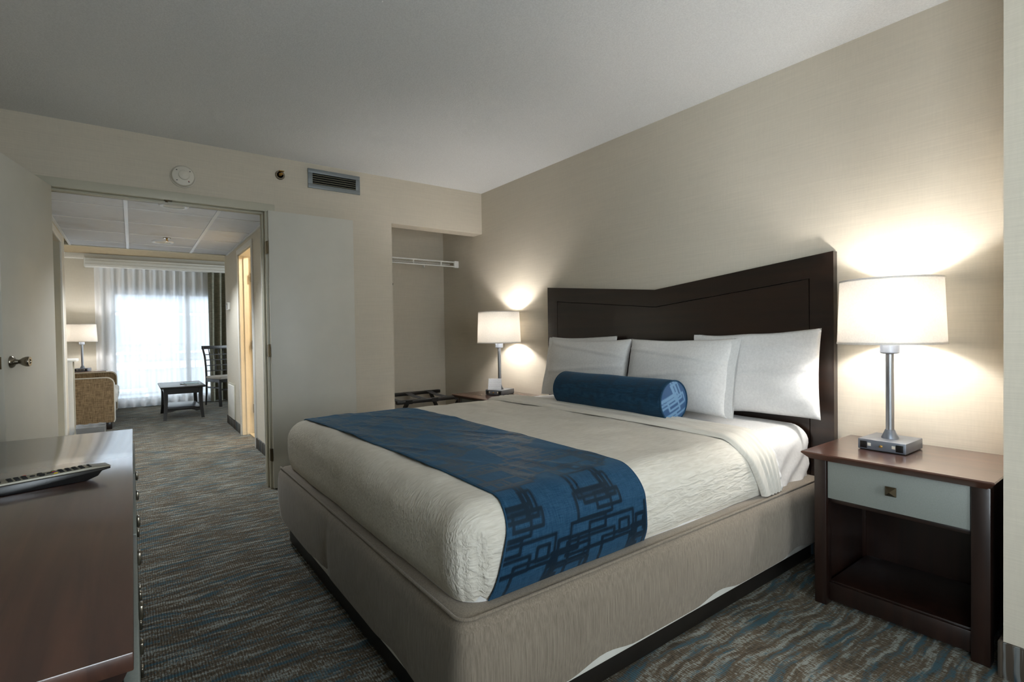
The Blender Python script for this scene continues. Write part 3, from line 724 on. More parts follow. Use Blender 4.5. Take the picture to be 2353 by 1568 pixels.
def base_disp(p, n):
    q = p.copy(); k = max(0.0, min(1.0, (0.405 - p.z) / 0.28))
    # the hem rides up in shallow scallops
    if abs(n.y) > 0.5: w = 0.020 * max(0, math.sin((p.x - 0.98) * 2 * PI / 0.62)) ** 2
    else: w = 0.016 * max(0, math.sin((p.y - 1.30) * 2 * PI / 0.8)) ** 3
    q.z += w * k ** 3
    bow = 0.010 * math.sin(PI * k) + 0.006 * noise.noise(Vector((p.x * 2.2, p.y * 2.2, p.z * 3)))
    q += Vector((n.x, n.y, 0)) * bow
    # soft crease in the middle of the foot side
    if n.x < -0.5: q.x += 0.014 * math.exp(-((p.y - 2.14 + (p.z - 0.4) * 0.25) / 0.035) ** 2) * (0.4 + 0.6 * k)
    return q


obj('upholstered_cover', rbox(BX0, BX1, BY0, BY1, 0.122, 0.405, 0.035, 0.03, 'TFNB', base_disp), M['basefab'], bed, angle=60)
pp = []
z_ = 0.400
for i in range(40): pp.append((BX1 - (BX1 - BX0 - 0.05) * i / 39, BY0 + 0.012, z_ + 0.003))
for i in range(7):
    a = PI * 1.5 - (PI / 2) * i / 6; pp.append((BX0 + 0.05 + 0.04 * math.cos(a), BY0 + 0.052 + 0.04 * math.sin(a), z_ + 0.003))
for i in range(40): pp.append((BX0 + 0.01, BY0 + 0.052 + (BY1 - BY0 - 0.08) * i / 39, z_ + 0.003))
obj('piping', tube(pp, 0.0045, 8), M['basefab'], bed)

MX0, MY0, MY1, MZ = 0.668, 1.128, 3.012, 0.660


def crown(p): return 0.012 * (1 - min(1, abs((p.y - 2.07) / 0.94) ** 3)) * max(0, min(1, (p.z - 0.5) / 0.15))


def mat_disp(p, n):
    q = p.copy(); q.z += crown(p)
    if n.y < -0.4:
        k = max(0, (0.66 - p.z) / 0.25)
        q.y += 0.016 * math.sin((p.z * 3.2 - p.x * 2.4) * 16 + 2 * noise.noise(p * 5)) * k * max(0, min(1, (p.x - 2.25) / 0.08)) * 0.5
    q += n * 0.006 * noise.noise(Vector((p.x * 5, p.y * 5, p.z * 6)))
    return q


mt = rbox(MX0 + 0.015, 2.63, MY0 + 0.014, MY1 - 0.014, 0.405, MZ - 0.010, 0.085, 0.02, 'TFNB', mat_disp)
tag(obj('mattress', mt, M['linen'], angle=70), 'king mattress in a white fitted sheet, seen below the pillows', 'mattress')


def crease(z): return 0.706 + 0.030 * (0.66 - z) / 0.25 + 0.006 * math.sin((0.66 - z) * 22)


def cov_disp(p, n):
    q = p.copy(); q.z += crown(p)
    q += n * (0.007 * noise.noise(Vector((p.x * 3.5, p.y * 3.5, p.z * 4))) + 0.003 * noise.noise(p * 11))
    low = max(0, min(1, (0.47 - p.z) / 0.06))
    q -= Vector((n.x, n.y, 0)) * 0.012 * low * low                    # tucked in at the bottom
    bul = max(0, math.sin(PI * max(0, min(1, (p.z - 0.405) / 0.26))))
    q += Vector((n.x, n.y, 0)) * 0.012 * bul
    if n.y < -0.6 and p.x < 1.2 and p.z < MZ - 0.05:                   # hospital corner: one layer laps over the other
        e = (p.x - crease(p.z)) / 0.012; k = max(0, min(1, (MZ - 0.05 - p.z) / 0.05))
        q.y += (0.010 * math.exp(-e * e) + 0.006 * (1 - 1 / (1 + math.exp(-max(-30, min(30, e)))))) * k
    return q


cov = rbox(MX0, 2.26, MY0, MY1, 0.408, MZ, 0.09, 0.0125, 'TFNB', cov_disp)
for v in cov.verts:                                                     # the coverlet's head end slants back on the sides
    k = max(0, min(1, (MZ - v.co.z) / 0.26)); f = max(0, min(1, (v.co.x - 1.5) / 0.76)); v.co.x += f * (-0.20 + 0.16 * k) 
cl = thing('coverlet', 'ivory rippled coverlet tucked round the mattress', 'blanket', (0, 0, 0))
obj('coverlet_cloth', cov, M['cover'], cl, angle=75)


def section(s, off=0.0):
    """point and normal on the bed's cross-section, s in metres from the near bottom edge"""
    r = 0.09; y0, y1, z0, z1 = MY0, MY1, 0.408, MZ
    h = z1 - r - z0; a = r * PI / 2; w = y1 - y0 - 2 * r
    if s < h: y, z, n = y0, z0 + s, (-1, 0)
    elif s < h + a:
        t_ = (s - h) / r; n = (-math.cos(t_), math.sin(t_)); y = y0 + r + r * n[0]; z = z1 - r + r * n[1]
    elif s < h + a + w: y, z, n = y0 + r + (s - h - a), z1, (0, 1)
    elif s < h + 2 * a + w:
        t_ = (s - h - a - w) / r; n = (math.sin(t_), math.cos(t_)); y = y1 - r + r * n[0]; z = z1 - r + r * n[1]
    else: y, z, n = y1, z1 - r - (s - h - 2 * a - w), (1, 0)
    p = Vector((0, y, z)); z += crown(p)
    bul = 0.012 * max(0, math.sin(PI * max(0, min(1, (z - 0.405) / 0.26)))) * abs(n[0])
    return y + n[0] * (off + bul), z + n[1] * off, n


SL = 2 * (MZ - 0.09 - 0.408) + PI * 0.09 + (MY1 - MY0 - 0.18)
HS = MZ - 0.09 - 0.408


def hem_pt(u, v, x_top, wid, lift, ridges=True):
    s = u * SL; y, z, n = section(s, lift)
    k = max(0, min(1, (MZ - z) / 0.26)) if s < SL * 0.5 else max(0, min(1, (MZ - z) / 0.26)) * 0.4
    x = x_top + 0.17 * k ** 1.2 + wid * v * (1 - 0.30 * k)
    edge = min(v, 1 - v); e = min(1, edge / 0.10)
    o = -lift * 0.9 * (1 - math.sqrt(max(0, 1 - (1 - e) ** 2)))
    if ridges and v > 0.25: o += 0.0035 * math.sin(v * 34)
    o += 0.004 * noise.noise(Vector((x * 4, y * 4, z * 4)))
    return (x, y + n[0] * o, z + n[1] * o)


obj('turned_down_band', grid_bm(lambda u, v: hem_pt(u, v, 1.985, 0.215, 0.021), 260, 36), M['hem'], cl, angle=75)
# ruffled sheet fold between band and mattress
def sheet_fold(u, v):
    s = u * SL; y, z, n = section(s, 0.006)
    k = max(0, min(1, (MZ - z) / 0.26))
    x = 2.17 + 0.115 * k + 0.05 * v
    o = 0.010 * math.sin(PI * v) * (0.5 + 0.5 * math.sin(s * 120)) * (0.2 + k) - 0.010 * (v > 0.9)
    return (x, y + n[0] * o, z + n[1] * o)
tag(obj('top_sheet', grid_bm(sheet_fold, 500, 8), M['linen'], angle=80), 'gathered white top sheet edge showing beyond the coverlet band', 'sheet')

# geometric damask: interlocking rectangle outlines on a repeat
rr_ = random.Random(21)
TU, TV = 0.34, 0.40
RECTS = []
for i in range(17): RECTS.append((rr_.uniform(0, TU), rr_.uniform(0, TV), rr_.choice((0.022, 0.04, 0.055, 0.075, 0.1)), rr_.choice((0.02, 0.035, 0.055, 0.08)), False))


def pattern(u, v, lw=0.0105):
    m = 0.0
    for cu, cv, hw, hh, opn in RECTS:
        du = (u - cu + TU / 2) % TU - TU / 2; dv = (v - cv + TV / 2) % TV - TV / 2
        a, b = abs(du) - hw, abs(dv) - hh
        if opn and dv > hh * 0.2 and abs(du) < hw * 0.8: continue
        d = abs(max(a, b)) if (a <= 0 or b <= 0) else math.hypot(a, b)
        if d < lw: m = max(m, 1 - max(0, min(1, (d - lw * 0.42) / 0.0028)))
    return m


def paint(o, fn):
    me = o.data; at = me.attributes.new('pattern', 'FLOAT', 'POINT')
    at.data.foreach_set('value', [fn(v.co) for v in me.vertices])


RX0, RX1 = 0.80, 1.375
RUV = {}
def runner_pt(i_u, i_v):
    s = 0.001 + i_u * (SL - 0.04)
    y, z, n = section(s, 0.0085)
    k = max(0, min(1, (MZ - z) / 0.27)) * (1 if s < SL / 2 else 0)
    v = i_v
    x0_ = 0.815 - 0.035 * (y - 1.2) - 0.075 * k; x1_ = 1.362 + 0.032 * k + 0.006 * math.sin(y * 3)
    x = x0_ + v * (x1_ - x0_)
    o = 0.0035 * noise.noise(Vector((x * 5, y * 5, z * 5)))
    if n[1] > 0.8:                                                      # slack folds on the top
        q = (x * 1.0 + y * 0.55); o += 0.0045 * max(0, noise.noise(Vector((q * 14, (x - y) * 1.5, 3.3)))) ** 1.2 * 2
    e = min(1, min(v, 1 - v) / 0.012); o -= 0.004 * (1 - e)
    low = max(0, min(1, (0.475 - z) / 0.065)); o -= 0.014 * low * low
    return (x, y + n[0] * o, z + n[1] * o)


NU, NV = 640, 150
ru = thing('bed_runner', 'blue bed runner with interlocking rectangle pattern across the foot of the bed', 'bed runner', (0, 0, 0))
ro = obj('runner_cloth', grid_bm(runner_pt, NU, NV), M['blue'], ru, angle=180)
pv = []
for j in range(NV + 1):
    for i in range(NU + 1): pv.append(pattern(j / NV * 0.60 + 0.03, i / NU * SL))
at = ro.data.attributes.new('pattern', 'FLOAT', 'POINT'); at.data.foreach_set('value', pv)
for vv in (0.004, 0.996):
    obj('edge_seam', tube([Vector(runner_pt(i / 300, vv)) + Vector((0, 0, 0.0)) for i in range(301)], 0.0028, 6), M['blue'], ru)

# ------------------------------------------------------------------ headboard
hb = thing('headboard', 'dark wood headboard with a shallow V-shaped top edge', 'headboard', (2.655, 0, 0))
OUT = [(3.10, 0.10), (3.10, 1.478), (2.062, 1.382), (1.036, 1.487), (1.036, 0.10)]
INN = [(2.988, 0.10), (2.988, 1.362), (2.060, 1.275), (1.142, 1.368), (1.142, 0.10)]
g = 0.0042
bm = prism(OUT + INN[::-1], 'X', 0.0, 0.04)
obj('headboard_frame', bm, M['head'], hb, angle=20)
obj('headboard_panel', prism([(INN[0][0] - g, 0.1), (INN[1][0] - g, INN[1][1] - g), (INN[2][0], INN[2][1] - g), (INN[3][0] + g, INN[3][1] - g), (INN[4][0] + g, 0.1)], 'X', 0.0, 0.036), M['head'], hb, angle=20)
obj('backing', box(0.03, 0.044, 1.05, 3.09, 0.1, 1.36), M['groove'], hb)

# ------------------------------------------------------------------ pillows
def pillow(label, yc, zc, xc, w, h, th, lean, seed, roll=0.0, hem=1):
    o = thing('pillow', label, 'pillow', (xc, yc, zc), (roll, lean, 0), group='white bed pillows')
    N1, N2 = 56, 40
    def side(sg):
        def fn(a, b):
            u = -1 + 2 * a; v = -1 + 2 * b
            Y = w / 2 * u * (1 - 0.035 * (1 - v * v)); Z = h / 2 * v * (1 - 0.060 * (1 - u * u))
            T = th / 2 * (max(0, 1 - abs(u) ** 2.6) ** 0.55) * (max(0, 1 - abs(v) ** 2.4) ** 0.55)
            nz = noise.noise(Vector((Y * 3 + seed, Z * 4, sg))) * 0.016 + noise.noise(Vector((Y * 5 + seed, Z * 16 + Y * 3, sg + 9))) * 0.006
            rid = 0.009 * math.exp(-((Z - 0.25 * h - 0.12 * Y - 0.03 * math.sin(seed)) / 0.008) ** 2) + 0.008 * math.exp(-((Z + 0.02 * h + 0.10 * Y) / 0.009) ** 2)
            edge = min(1, T / (th * 0.25))
            crimp = 0.003 * math.sin(v * 15 + seed + u * 4) * max(0, abs(u) - 0.7) * 3 * edge
            return (sg * (T + (nz + rid * (sg < 0) + crimp) * edge), Y, Z + 0.010 * noise.noise(Vector((Y * 4, seed, 2.0))))
        return fn
    bm = grid_bm(side(-1), N1, N2); grid_bm(side(1), N1, N2, bm=bm)
    bmesh.ops.remove_doubles(bm, verts=bm.verts, dist=1e-4)
    obj('pillowcase', bm, M['linen'], o, angle=120)
    def flange(a, b):
        v = -1 + 2 * a; k = b
        Y = hem * (w / 2 * (1 - 0.035 * (1 - v * v)) - 0.030 + k * 0.060)
        T = 0.020 * math.sqrt(max(0, 1 - v ** 4)) * (1 - 0.55 * k)
        return (-T + 0.002 * math.sin(v * 7 + seed), Y, h / 2 * v * (0.985 + 0.012 * k))
    def flange2(a, b):
        p = flange(a, b); return (-p[0] * 0.8, p[1], p[2])
    bm = grid_bm(flange, 40, 6); grid_bm(flange2, 40, 6, bm=bm)
    obj('open_hem', bm, M['linen'], o, angle=120)
    return o


pillow('white pillow resting against the headboard, nearest the right nightstand', 1.385, 0.896, 2.578, 0.65, 0.43, 0.125, 0.12, 1.7, -0.035, 1)
pillow('white pillow at the back left, mostly hidden behind the front one', 2.66, 0.888, 2.580, 0.66, 0.41, 0.12, 0.14, 5.2, -0.02, 1)
pillow('white pillow in the front row, at the right behind the bolster', 1.735, 0.880, 2.400, 0.67, 0.405, 0.16, 0.22, 3.1, 0.0, -1)
pillow('white pillow in the front row, at the left behind the bolster', 2.440, 0.878, 2.405, 0.74, 0.405, 0.155, 0.22, 8.4, 0.0, 1)

# ------------------------------------------------------------------ bolster
bl = thing('bolster', 'dark blue cylindrical bolster with patterned ends', 'bolster', (2.185, 1.988, 0.770), (0, 0, math.radians(-2.0)))
BL, BR = 0.412, 0.105
prof = [(BR - 0.004, -BL), (BR, -BL + 0.006)] + [(BR + 0.001 * math.sin(k * 0.35), -BL + 0.006 + (2 * BL - 0.012) * k / 40) for k in range(1, 40)] + [(BR, BL - 0.006), (BR - 0.004, BL)]
bo = obj('body', lathe(prof, 90, axis='Y', cap=False), M['bolster'], bl, angle=180)
paint(bo, lambda c: 0.45 * pattern(c.y + 0.6, math.atan2(c.z, c.x) * BR + 0.2, 0.006))
for s in (-1, 1):
    def capf(u, v):
        r = (BR - 0.004) * (1 - v); a = 2 * PI * u
        return (r * math.cos(a), s * (BL + 0.010 * (1 - (r / BR) ** 2)), r * math.sin(a))
    cp = obj('end_cap', grid_bm(capf, 96, 34, wrap_u=True), M['bolster_end'], bl, angle=180)
    paint(cp, lambda c: pattern(c.x * 0.8 + c.z * 0.35 + 0.1, c.z * 0.8 - c.x * 0.3 + 0.2, 0.008))
    obj('piping', tube([((BR - 0.003) * math.cos(2 * PI * k / 60), s * BL, (BR - 0.003) * math.sin(2 * PI * k / 60)) for k in range(60)], 0.0045, 8, closed=True), M['bolster'], bl)

# ------------------------------------------------------------------ nightstands (front faces -X)
def nightstand(label, loc, w):
    o = thing('nightstand', label, 'nightstand', loc, group='nightstands beside the bed')
    hw = w / 2
    z1 = 0.622
    # top with an undercut edge
    def tp(z, ins): return [(-0.265 + ins, -hw + ins), (-0.265 + ins, hw - ins), (0.235, hw - ins), (0.235, -hw + ins)]
    b = bmesh.new(); R = []
    for z, ins in ((z1 - 0.030, 0.024), (z1 - 0.008, 0.002), (z1 - 0.004, 0.0), (z1, 0.003)):
        R.append([b.verts.new((x, y, z)) for x, y in tp(z, ins)])
    for p, q in zip(R, R[1:]):
        for i in range(4): b.faces.new((p[i], p[(i + 1) % 4], q[(i + 1) % 4], q[i]))
    b.faces.new(R[0]); b.faces.new(R[-1])
    obj('table_top', b, M['dark_lit_top'], o, angle=15)
    for s in (-1, 1):
        y0, y1 = (hw - 0.035 - 0.045, hw - 0.035) if s > 0 else (-hw + 0.018, -hw + 0.018 + 0.05)
        obj('leg', box(-0.225, -0.175, y0, y1, 0, z1 - 0.03, 0.003), M['dark'], o)
        obj('leg', box(0.18, 0.23, y0, y1, 0, z1 - 0.03, 0.003), M['dark'], o)
        ym = (y0 + y1) / 2
        obj('side_panel', box(-0.175, 0.18, ym - 0.009, ym + 0.009, 0.05, z1 - 0.03), M['dark'], o)
    ya, yb = -hw + 0.068, hw - 0.08
    obj('back_panel', box(0.19, 0.20, ya, yb, 0.05, z1 - 0.03), M['dark'], o)
    obj('shelf', box(-0.19, 0.19, ya, yb, 0.075, 0.095, 0.002), M['dark'], o)
    obj('bottom_rail', box(-0.205, -0.185, ya, yb, 0.018, 0.09, 0.002), M['dark'], o)
    obj('drawer_rail', box(-0.20, 0.18, ya, yb, 0.418, 0.434, 0.001), M['dark'], o)
    dwr = obj('drawer_front', box(-0.218, -0.200, ya + 0.003, yb - 0.003, 0.438, z1 - 0.032, 0.0015), M['grey'], o)
    yk = (ya + yb) / 2; zk = 0.518
    bm = lathe([(0.007, -0.219), (0.006, -0.226), (0.009, -0.232)], 12, yk, zk, axis='X', cap=False)
    bb = bmesh.new(); k = 0.017
    base = [bb.verts.new((-0.231, yk + a * k, zk + c * k)) for a, c in ((-1, -1), (1, -1), (1, 1), (-1, 1))]
    mid = [bb.verts.new((-0.235, yk + a * k, zk + c * k)) for a, c in ((-1, -1), (1, -1), (1, 1), (-1, 1))]
    apx = bb.verts.new((-0.252, yk, zk)); bb.faces.new(base)
    for i in range(4): bb.faces.new((base[i], base[(i + 1) % 4], mid[(i + 1) % 4], mid[i])); bb.faces.new((mid[i], mid[(i + 1) % 4], apx))
    merge(bm, bb); obj('knob', bm, M['bronze'], dwr, angle=10)
    return o


nightstand('dark wood nightstand with grey drawer at the right of the bed', (2.462, 0.688, 0), 0.592)
ns2 = nightstand('dark wood nightstand with grey drawer at the far side of the bed by the closet', (2.462, 3.53, -0.0), 0.64)
ns2.scale.z = 0.605 / 0.622


# ------------------------------------------------------------------ table lamps
def lamp(label, loc, rotz, watts, group='matching table lamps', sock=True):
    o = thing('table_lamp', label, 'lamp', loc, (0, 0, rotz), group=group)
    hx_, hy_, hz = 0.094, 0.083, 0.044                                    # base box: front faces -X
    bs = obj('base', box(-hx_, hx_, -hy_, hy_, 0.003, hz, 0.003), M['lampgrey'], o)
    obj('foot_pad', box(-hx_ + 0.006, hx_ - 0.006, -hy_ + 0.006, hy_ - 0.006, 0, 0.004), M['black'], o)
    if sock:
        for s in (-1, 1):
            so = obj('power_outlet', box(-hx_ - 0.002, -hx_ + 0.001, s * 0.062 - 0.0125, s * 0.062 + 0.0125, 0.008, 0.036, 0.001), M['black'], bs)
            obj('usb_port', box(-hx_ - 0.0015, -hx_ + 0.001, s * 0.042 - 0.006, s * 0.042 + 0.006, 0.018, 0.030, 0.0008), M['piping'], bs)
        obj('switch', lathe([(0.0055, -hx_), (0.0055, -hx_ - 0.004), (0.0035, -hx_ - 0.006), (0.003, -hx_ - 0.014), (0, -hx_ - 0.015)], 14, 0, 0.022, axis='X'), M['brass'], bs)
    obj('flared_foot', lathe([(0.030, hz - 0.001), (0.030, hz + 0.004), (0.020, hz + 0.026), (0.0175, hz + 0.033), (0.016, hz + 0.036)], 32), M['lampgrey'], o)
    obj('pole', lathe([(0.0145, hz + 0.030), (0.0145, 0.40)], 28), M['nickel'], o)
    obj('socket_collar', lathe([(0.014, 0.392), (0.030, 0.394), (0.0335, 0.398), (0.0335, 0.445), (0.020, 0.447)], 32), M['lampgrey'], o)
    obj('harp', tube([(0.02, 0, 0.445), (0.05, 0, 0.50), (0.055, 0, 0.60), (0.03, 0, 0.668), (0, 0, 0.682), (-0.03, 0, 0.668), (-0.055, 0, 0.60), (-0.05, 0, 0.50), (-0.02, 0, 0.445)], 0.002, 6), M['nickel'], o)
    zb, zt, rb, rt, th = 0.434, 0.698, 0.184, 0.174, 0.0015
    sh = obj('lamp_shade', lathe([(rb, zb), (rt, zt), (rt - th, zt), (rb - th, zb), (rb, zb)], 72, cap=False), M['shade'], o, angle=60)
    obj('shade_rim', lathe([(rt + 0.0012, zt - 0.007), (rt + 0.0012, zt + 0.0008), (rt - th - 0.001, zt + 0.0008), (rt - th - 0.001, zt - 0.007)], 72, cap=False), M['shade'], sh)
    obj('shade_rim', lathe([(rb + 0.0012, zb + 0.008), (rb + 0.0014, zb - 0.0008), (rb - th - 0.001, zb - 0.0008), (rb - th - 0.001, zb + 0.008)], 72, cap=False), M['shade'], sh)
    bm = bmesh.new()
    for a in (0.3, 0.3 + 2 * PI / 3, 0.3 + 4 * PI / 3): tube([(0.006 * math.cos(a), 0.006 * math.sin(a), zt - 0.014), ((rt - 0.002) * math.cos(a), (rt - 0.002) * math.sin(a), zt - 0.006)], 0.0016, 6, bm=bm)
    obj('spider', bm, M['nickel'], sh)
    l = bpy.data.lights.new('bulb_light', 'POINT'); l.energy = watts; l.shadow_soft_size = 0.035; l.color = (1.0, 0.98, 0.955)
    lo = bpy.data.objects.new('bulb_light', l); COL.objects.link(lo); lo.parent = o; lo.location = (0, 0, 0.565)
    return o


lamp('lit table lamp with white drum shade on the right nightstand', (2.505, 0.768, 0.622), math.radians(-1), LAMP_W)
lamp('lit table lamp with white drum shade on the far nightstand by the closet', (2.495, 3.55, 0.605), math.radians(20), LAMP_W)
cdp = thing('tent_card', 'small white printed card leaning on the far lamp base', 'card', (2.415, 3.515, 0.650), (0, 0, math.radians(45)))
b = box(-0.0008, 0.0008, -0.055, 0.055, 0.0, 0.098); bmesh.ops.rotate(b, cent=(0, 0, 0), matrix=Matrix.Rotation(0.38, 3, 'Y'), verts=b.verts)
obj('front_leaf', b, M['card'], cdp, smooth=False)
b = box(-0.0008, 0.0008, -0.055, 0.055, 0.0, 0.092); bmesh.ops.rotate(b, cent=(0, 0, 0), matrix=Matrix.Rotation(-0.1, 3, 'Y'), verts=b.verts)
bmesh.ops.translate(b, vec=(0.046, 0, 0), verts=b.verts); obj('rear_leaf', b, M['paper'], cdp, smooth=False)

# ------------------------------------------------------------------ luggage rack in the closet
lr = thing('luggage_rack', 'folding black wooden luggage rack with webbing straps in the closet', 'luggage rack', (2.185, 4.435, 0))
for y in (-0.285, 0.285): obj('top_bar', box(-0.365, 0.365, y - 0.022, y + 0.022, 0.515, 0.548, 0.005), M['blackw'], lr)
for x in (-0.27, 0.27):
    obj('leg', bar((x - 0.012, 0.275, 0.52), (x - 0.012, -0.25, 0.0), 0.022, 0.036), M['blackw'], lr)
    obj('leg', bar((x + 0.012, -0.275, 0.52), (x + 0.012, 0.25, 0.0), 0.022, 0.036), M['blackw'], lr)
for y in (-0.17, 0.17): obj('stretcher', box(-0.25, 0.25, y - 0.012, y + 0.012, 0.10, 0.125, 0.003), M['blackw'], lr)
for x in (-0.255, 0.0, 0.235):
    bm = bmesh.new(); P_ = []
    for k in range(25):
        q = -0.30 + 0.60 * k / 24; P_.append((q, 0.549 - 0.028 * (1 - (q / 0.30) ** 2)))
    P_ = [(-0.309, 0.512), (-0.309, 0.548)] + P_ + [(0.309, 0.548), (0.309, 0.512)]
    for (ya, za), (yb, zb) in zip(P_, P_[1:]):
        bm.faces.new([bm.verts.new(c) for c in ((x - 0.032, ya, za), (x + 0.032, ya, za), (x + 0.032, yb, zb), (x - 0.032, yb, zb))])
    bmesh.ops.remove_doubles(bm, verts=bm.verts, dist=1e-5)
    bmesh.ops.solidify(bm, geom=bm.faces[:], thickness=0.003)
    obj('strap', bm, M['webbing'], lr)

# ------------------------------------------------------------------ dresser with remote
DZ = 0.76
ds = thing('dresser', 'long dark wood dresser at the left with pale drawer fronts', 'dresser', (0, 0, 0))
DX, DY0, DY1 = -0.007, 0.74, 2.57
obj('dresser_top', box(-0.56, DX, DY0, DY1, DZ - 0.022, DZ, 0.0015), M['dark_lit_top'], ds)
obj('carcass', box(-0.555, -0.055, DY0 + 0.035, DY1 - 0.02, 0.06, DZ - 0.024), M['dark'], ds)
obj('end_panel', prism([(-0.555, 0.0), (-0.50, 0.0), (-0.48, 0.06), (-0.06, 0.06), (-0.06, DZ - 0.10), (-0.045, DZ - 0.060), (-0.020, DZ - 0.038), (-0.012, DZ - 0.022), (-0.555, DZ - 0.022)], 'Y', DY0 + 0.006, DY0 + 0.03), M['dark'], ds)
obj('end_panel', box(-0.555, -0.03, DY1 - 0.02, DY1 - 0.002, 0, DZ - 0.022), M['dark'], ds)
obj('plinth', box(-0.54, -0.06, DY0 + 0.03, DY1 - 0.02, 0, 0.06), M['dark'], ds)
nd = 3; cw_ = (DY1 - DY0 - 0.05) / nd
for i in range(nd):
    for j in range(3):
        y0 = DY0 + 0.012 + i * cw_ + 0.004; y1 = y0 + cw_ - 0.008; z0 = 0.075 + j * 0.215; z1 = z0 + 0.205
        f_ = obj('drawer_front', box(-0.018, -0.002, y0, y1, z0, z1, 0.002), M['grey'], ds)
        obj('drawer_box', box(-0.44, -0.016, y0 + 0.02, y1 - 0.02, z0 + 0.02, z1 - 0.025), M['piping'], f_)
        obj('slide_rail', box(-0.40, -0.02, y0 + 0.012, y0 + 0.02, z0 + 0.09, z0 + 0.115), M['nickel'], f_)
        for yk in (y0 + cw_ * 0.25, y0 + cw_ * 0.75):
            obj('knob', prism([(-0.014 + yk, z0 + 0.088), (0.014 + yk, z0 + 0.088), (0.014 + yk, z0 + 0.116), (-0.014 + yk, z0 + 0.116)], 'X', -0.002, 0.006, bev=0.003), M['nickelk'], f_)

rm = thing('remote_control', 'silver and black television remote lying on the dresser', 'remote', (-0.168, 1.716, DZ), (0, 0, math.radians(15)))
# local x along the remote, tip at +x; the underside bulges so that the tip is lifted
RL, RW = 0.112, 0.026
shell = [(-RL, 0.006), (-RL + 0.02, 0.0), (0.060, 0.0), (0.085, 0.008), (0.094, 0.020), (RL, 0.0225), (RL, 0.0275), (-RL, 0.0235)]
obj('lower_shell', prism(shell, 'Y', -RW, RW, bev=0.003), M['remoteb'], rm)
obj('face_plate', prism([(-RL, 0.0235), (RL, 0.0275), (RL + 0.001, 0.0300), (0.07, 0.0330), (-RL + 0.012, 0.0292), (-RL, 0.0265)], 'Y', -RW + 0.001, RW - 0.001, bev=0.0012), M['remote'], rm)
def fz(x): return 0.0292 + (x + RL - 0.012) / (0.07 + RL - 0.012) * 0.0038
def btn(x, y, a, c, m, n='button'):
    k = obj(n, lathe([(1, fz(x) - 0.0015), (1, fz(x) + 0.0012), (0.75, fz(x) + 0.0022), (0, fz(x) + 0.0022)], 14), m, rm)
    k.location = (x, y, 0); k.scale = (a, c, 1)
for i in range(4):
    for j in range(3): btn(0.016 + i * 0.0135, -0.014 + j * 0.014, 0.0048, 0.0042, M['rubber'])
for j in range(3): btn(0.072, -0.012 + j * 0.012, 0.003, 0.003, M['rubber'])
for j, c_ in enumerate(('yellow', 'bluebtn', 'red', 'greenbtn')): btn(0.003, -0.015 + j * 0.010, 0.0042, 0.0035, M[c_])
btn(-0.022, 0.0, 0.008, 0.008, M['rubber'])
for a_ in range(4): btn(-0.022 + 0.0155 * math.cos(a_ * PI / 2), 0.0155 * math.sin(a_ * PI / 2), 0.0052, 0.0052, M['rubber'])
for i in range(3):
    for j in range(3): btn(-0.052 - i * 0.013, -0.015 + j * 0.015, 0.005, 0.0042, M['rubber'])
btn(-0.050, 0.019, 0.004, 0.003, M['red'], 'power_button')
btn(-0.100, 0.0, 0.008, 0.016, M['remoteb'], 'display_window')

# ------------------------------------------------------------------ living room furniture
sf = thing('sofa', 'brown tweed and ivory sofa seen from its arm end', 'sofa', (-0.60, 8.05, 0))
def arm(y0, y1):
    P_ = [(-0.52, 0.09), (0.395, 0.09)]
    P_ += [(0.405, 0.12), (0.405, 0.56)]
    for k in range(1, 9): a = k / 8 * PI / 2; P_.append((0.325 + 0.08 * math.cos(a), 0.565 + 0.08 * math.sin(a)))
    P_ += [(-0.1, 0.645), (-0.35, 0.665), (-0.52, 0.70)]
    return P_
for y0, y1 in ((0.0, 0.20), (1.36, 1.56)):
    a_ = obj('arm', prism(arm(y0, y1), 'Y', y0, y1), M['tweed'], sf)
    PA = [(x, y0 + 0.001, z) for x, z in arm(y0, y1)[1:]]
    obj('piping', tube(PA, 0.006, 6), M['piping'], a_)
    obj('arm_facing', box(0.400, 0.409, y0 + 0.008, y1 - 0.002, 0.10, 0.57, 0.003), M['ivoryfab'], a_)
obj('seat_base', box(-0.5, 0.39, 0.20, 1.36, 0.10, 0.30, 0.01), M['ivoryfab'], sf)
for y0 in (0.205, 0.785):
    obj('seat_cushion', box(-0.30, 0.43, y0, y0 + 0.57, 0.30, 0.46, 0.035, 4), M['ivoryfab'], sf)
obj('back', box(-0.55, -0.28, 0.18, 1.38, 0.10, 0.82, 0.04, 3), M['tweed'], sf)
for x, y in ((0.34, 0.06), (0.34, 1.50), (-0.46, 0.06), (-0.46, 1.50)): obj('foot', box(x - 0.035, x + 0.035, y - 0.035, y + 0.035, 0, 0.095, 0.004), M['dark'], sf)

et = thing('end_table', 'dark end table between the sofa and the window', 'side table', (-0.62, 9.90, 0))
obj('table_top', box(-0.30, 0.30, -0.23, 0.20, 0.625, 0.65, 0.004), M['dark_lit_top'], et)
obj('apron', box(-0.25, 0.25, -0.19, 0.16, 0.56, 0.625), M['dark'], et)
for x in (-0.24, 0.24):
    for y in (-0.18, 0.15): obj('leg', box(x - 0.02, x + 0.02, y - 0.02, y + 0.02, 0, 0.56), M['dark'], et)
lamp('lit table lamp with white shade by the sofa in the living room', (-0.605, 9.92, 0.65), math.radians(80), LAMP_W * 0.8)

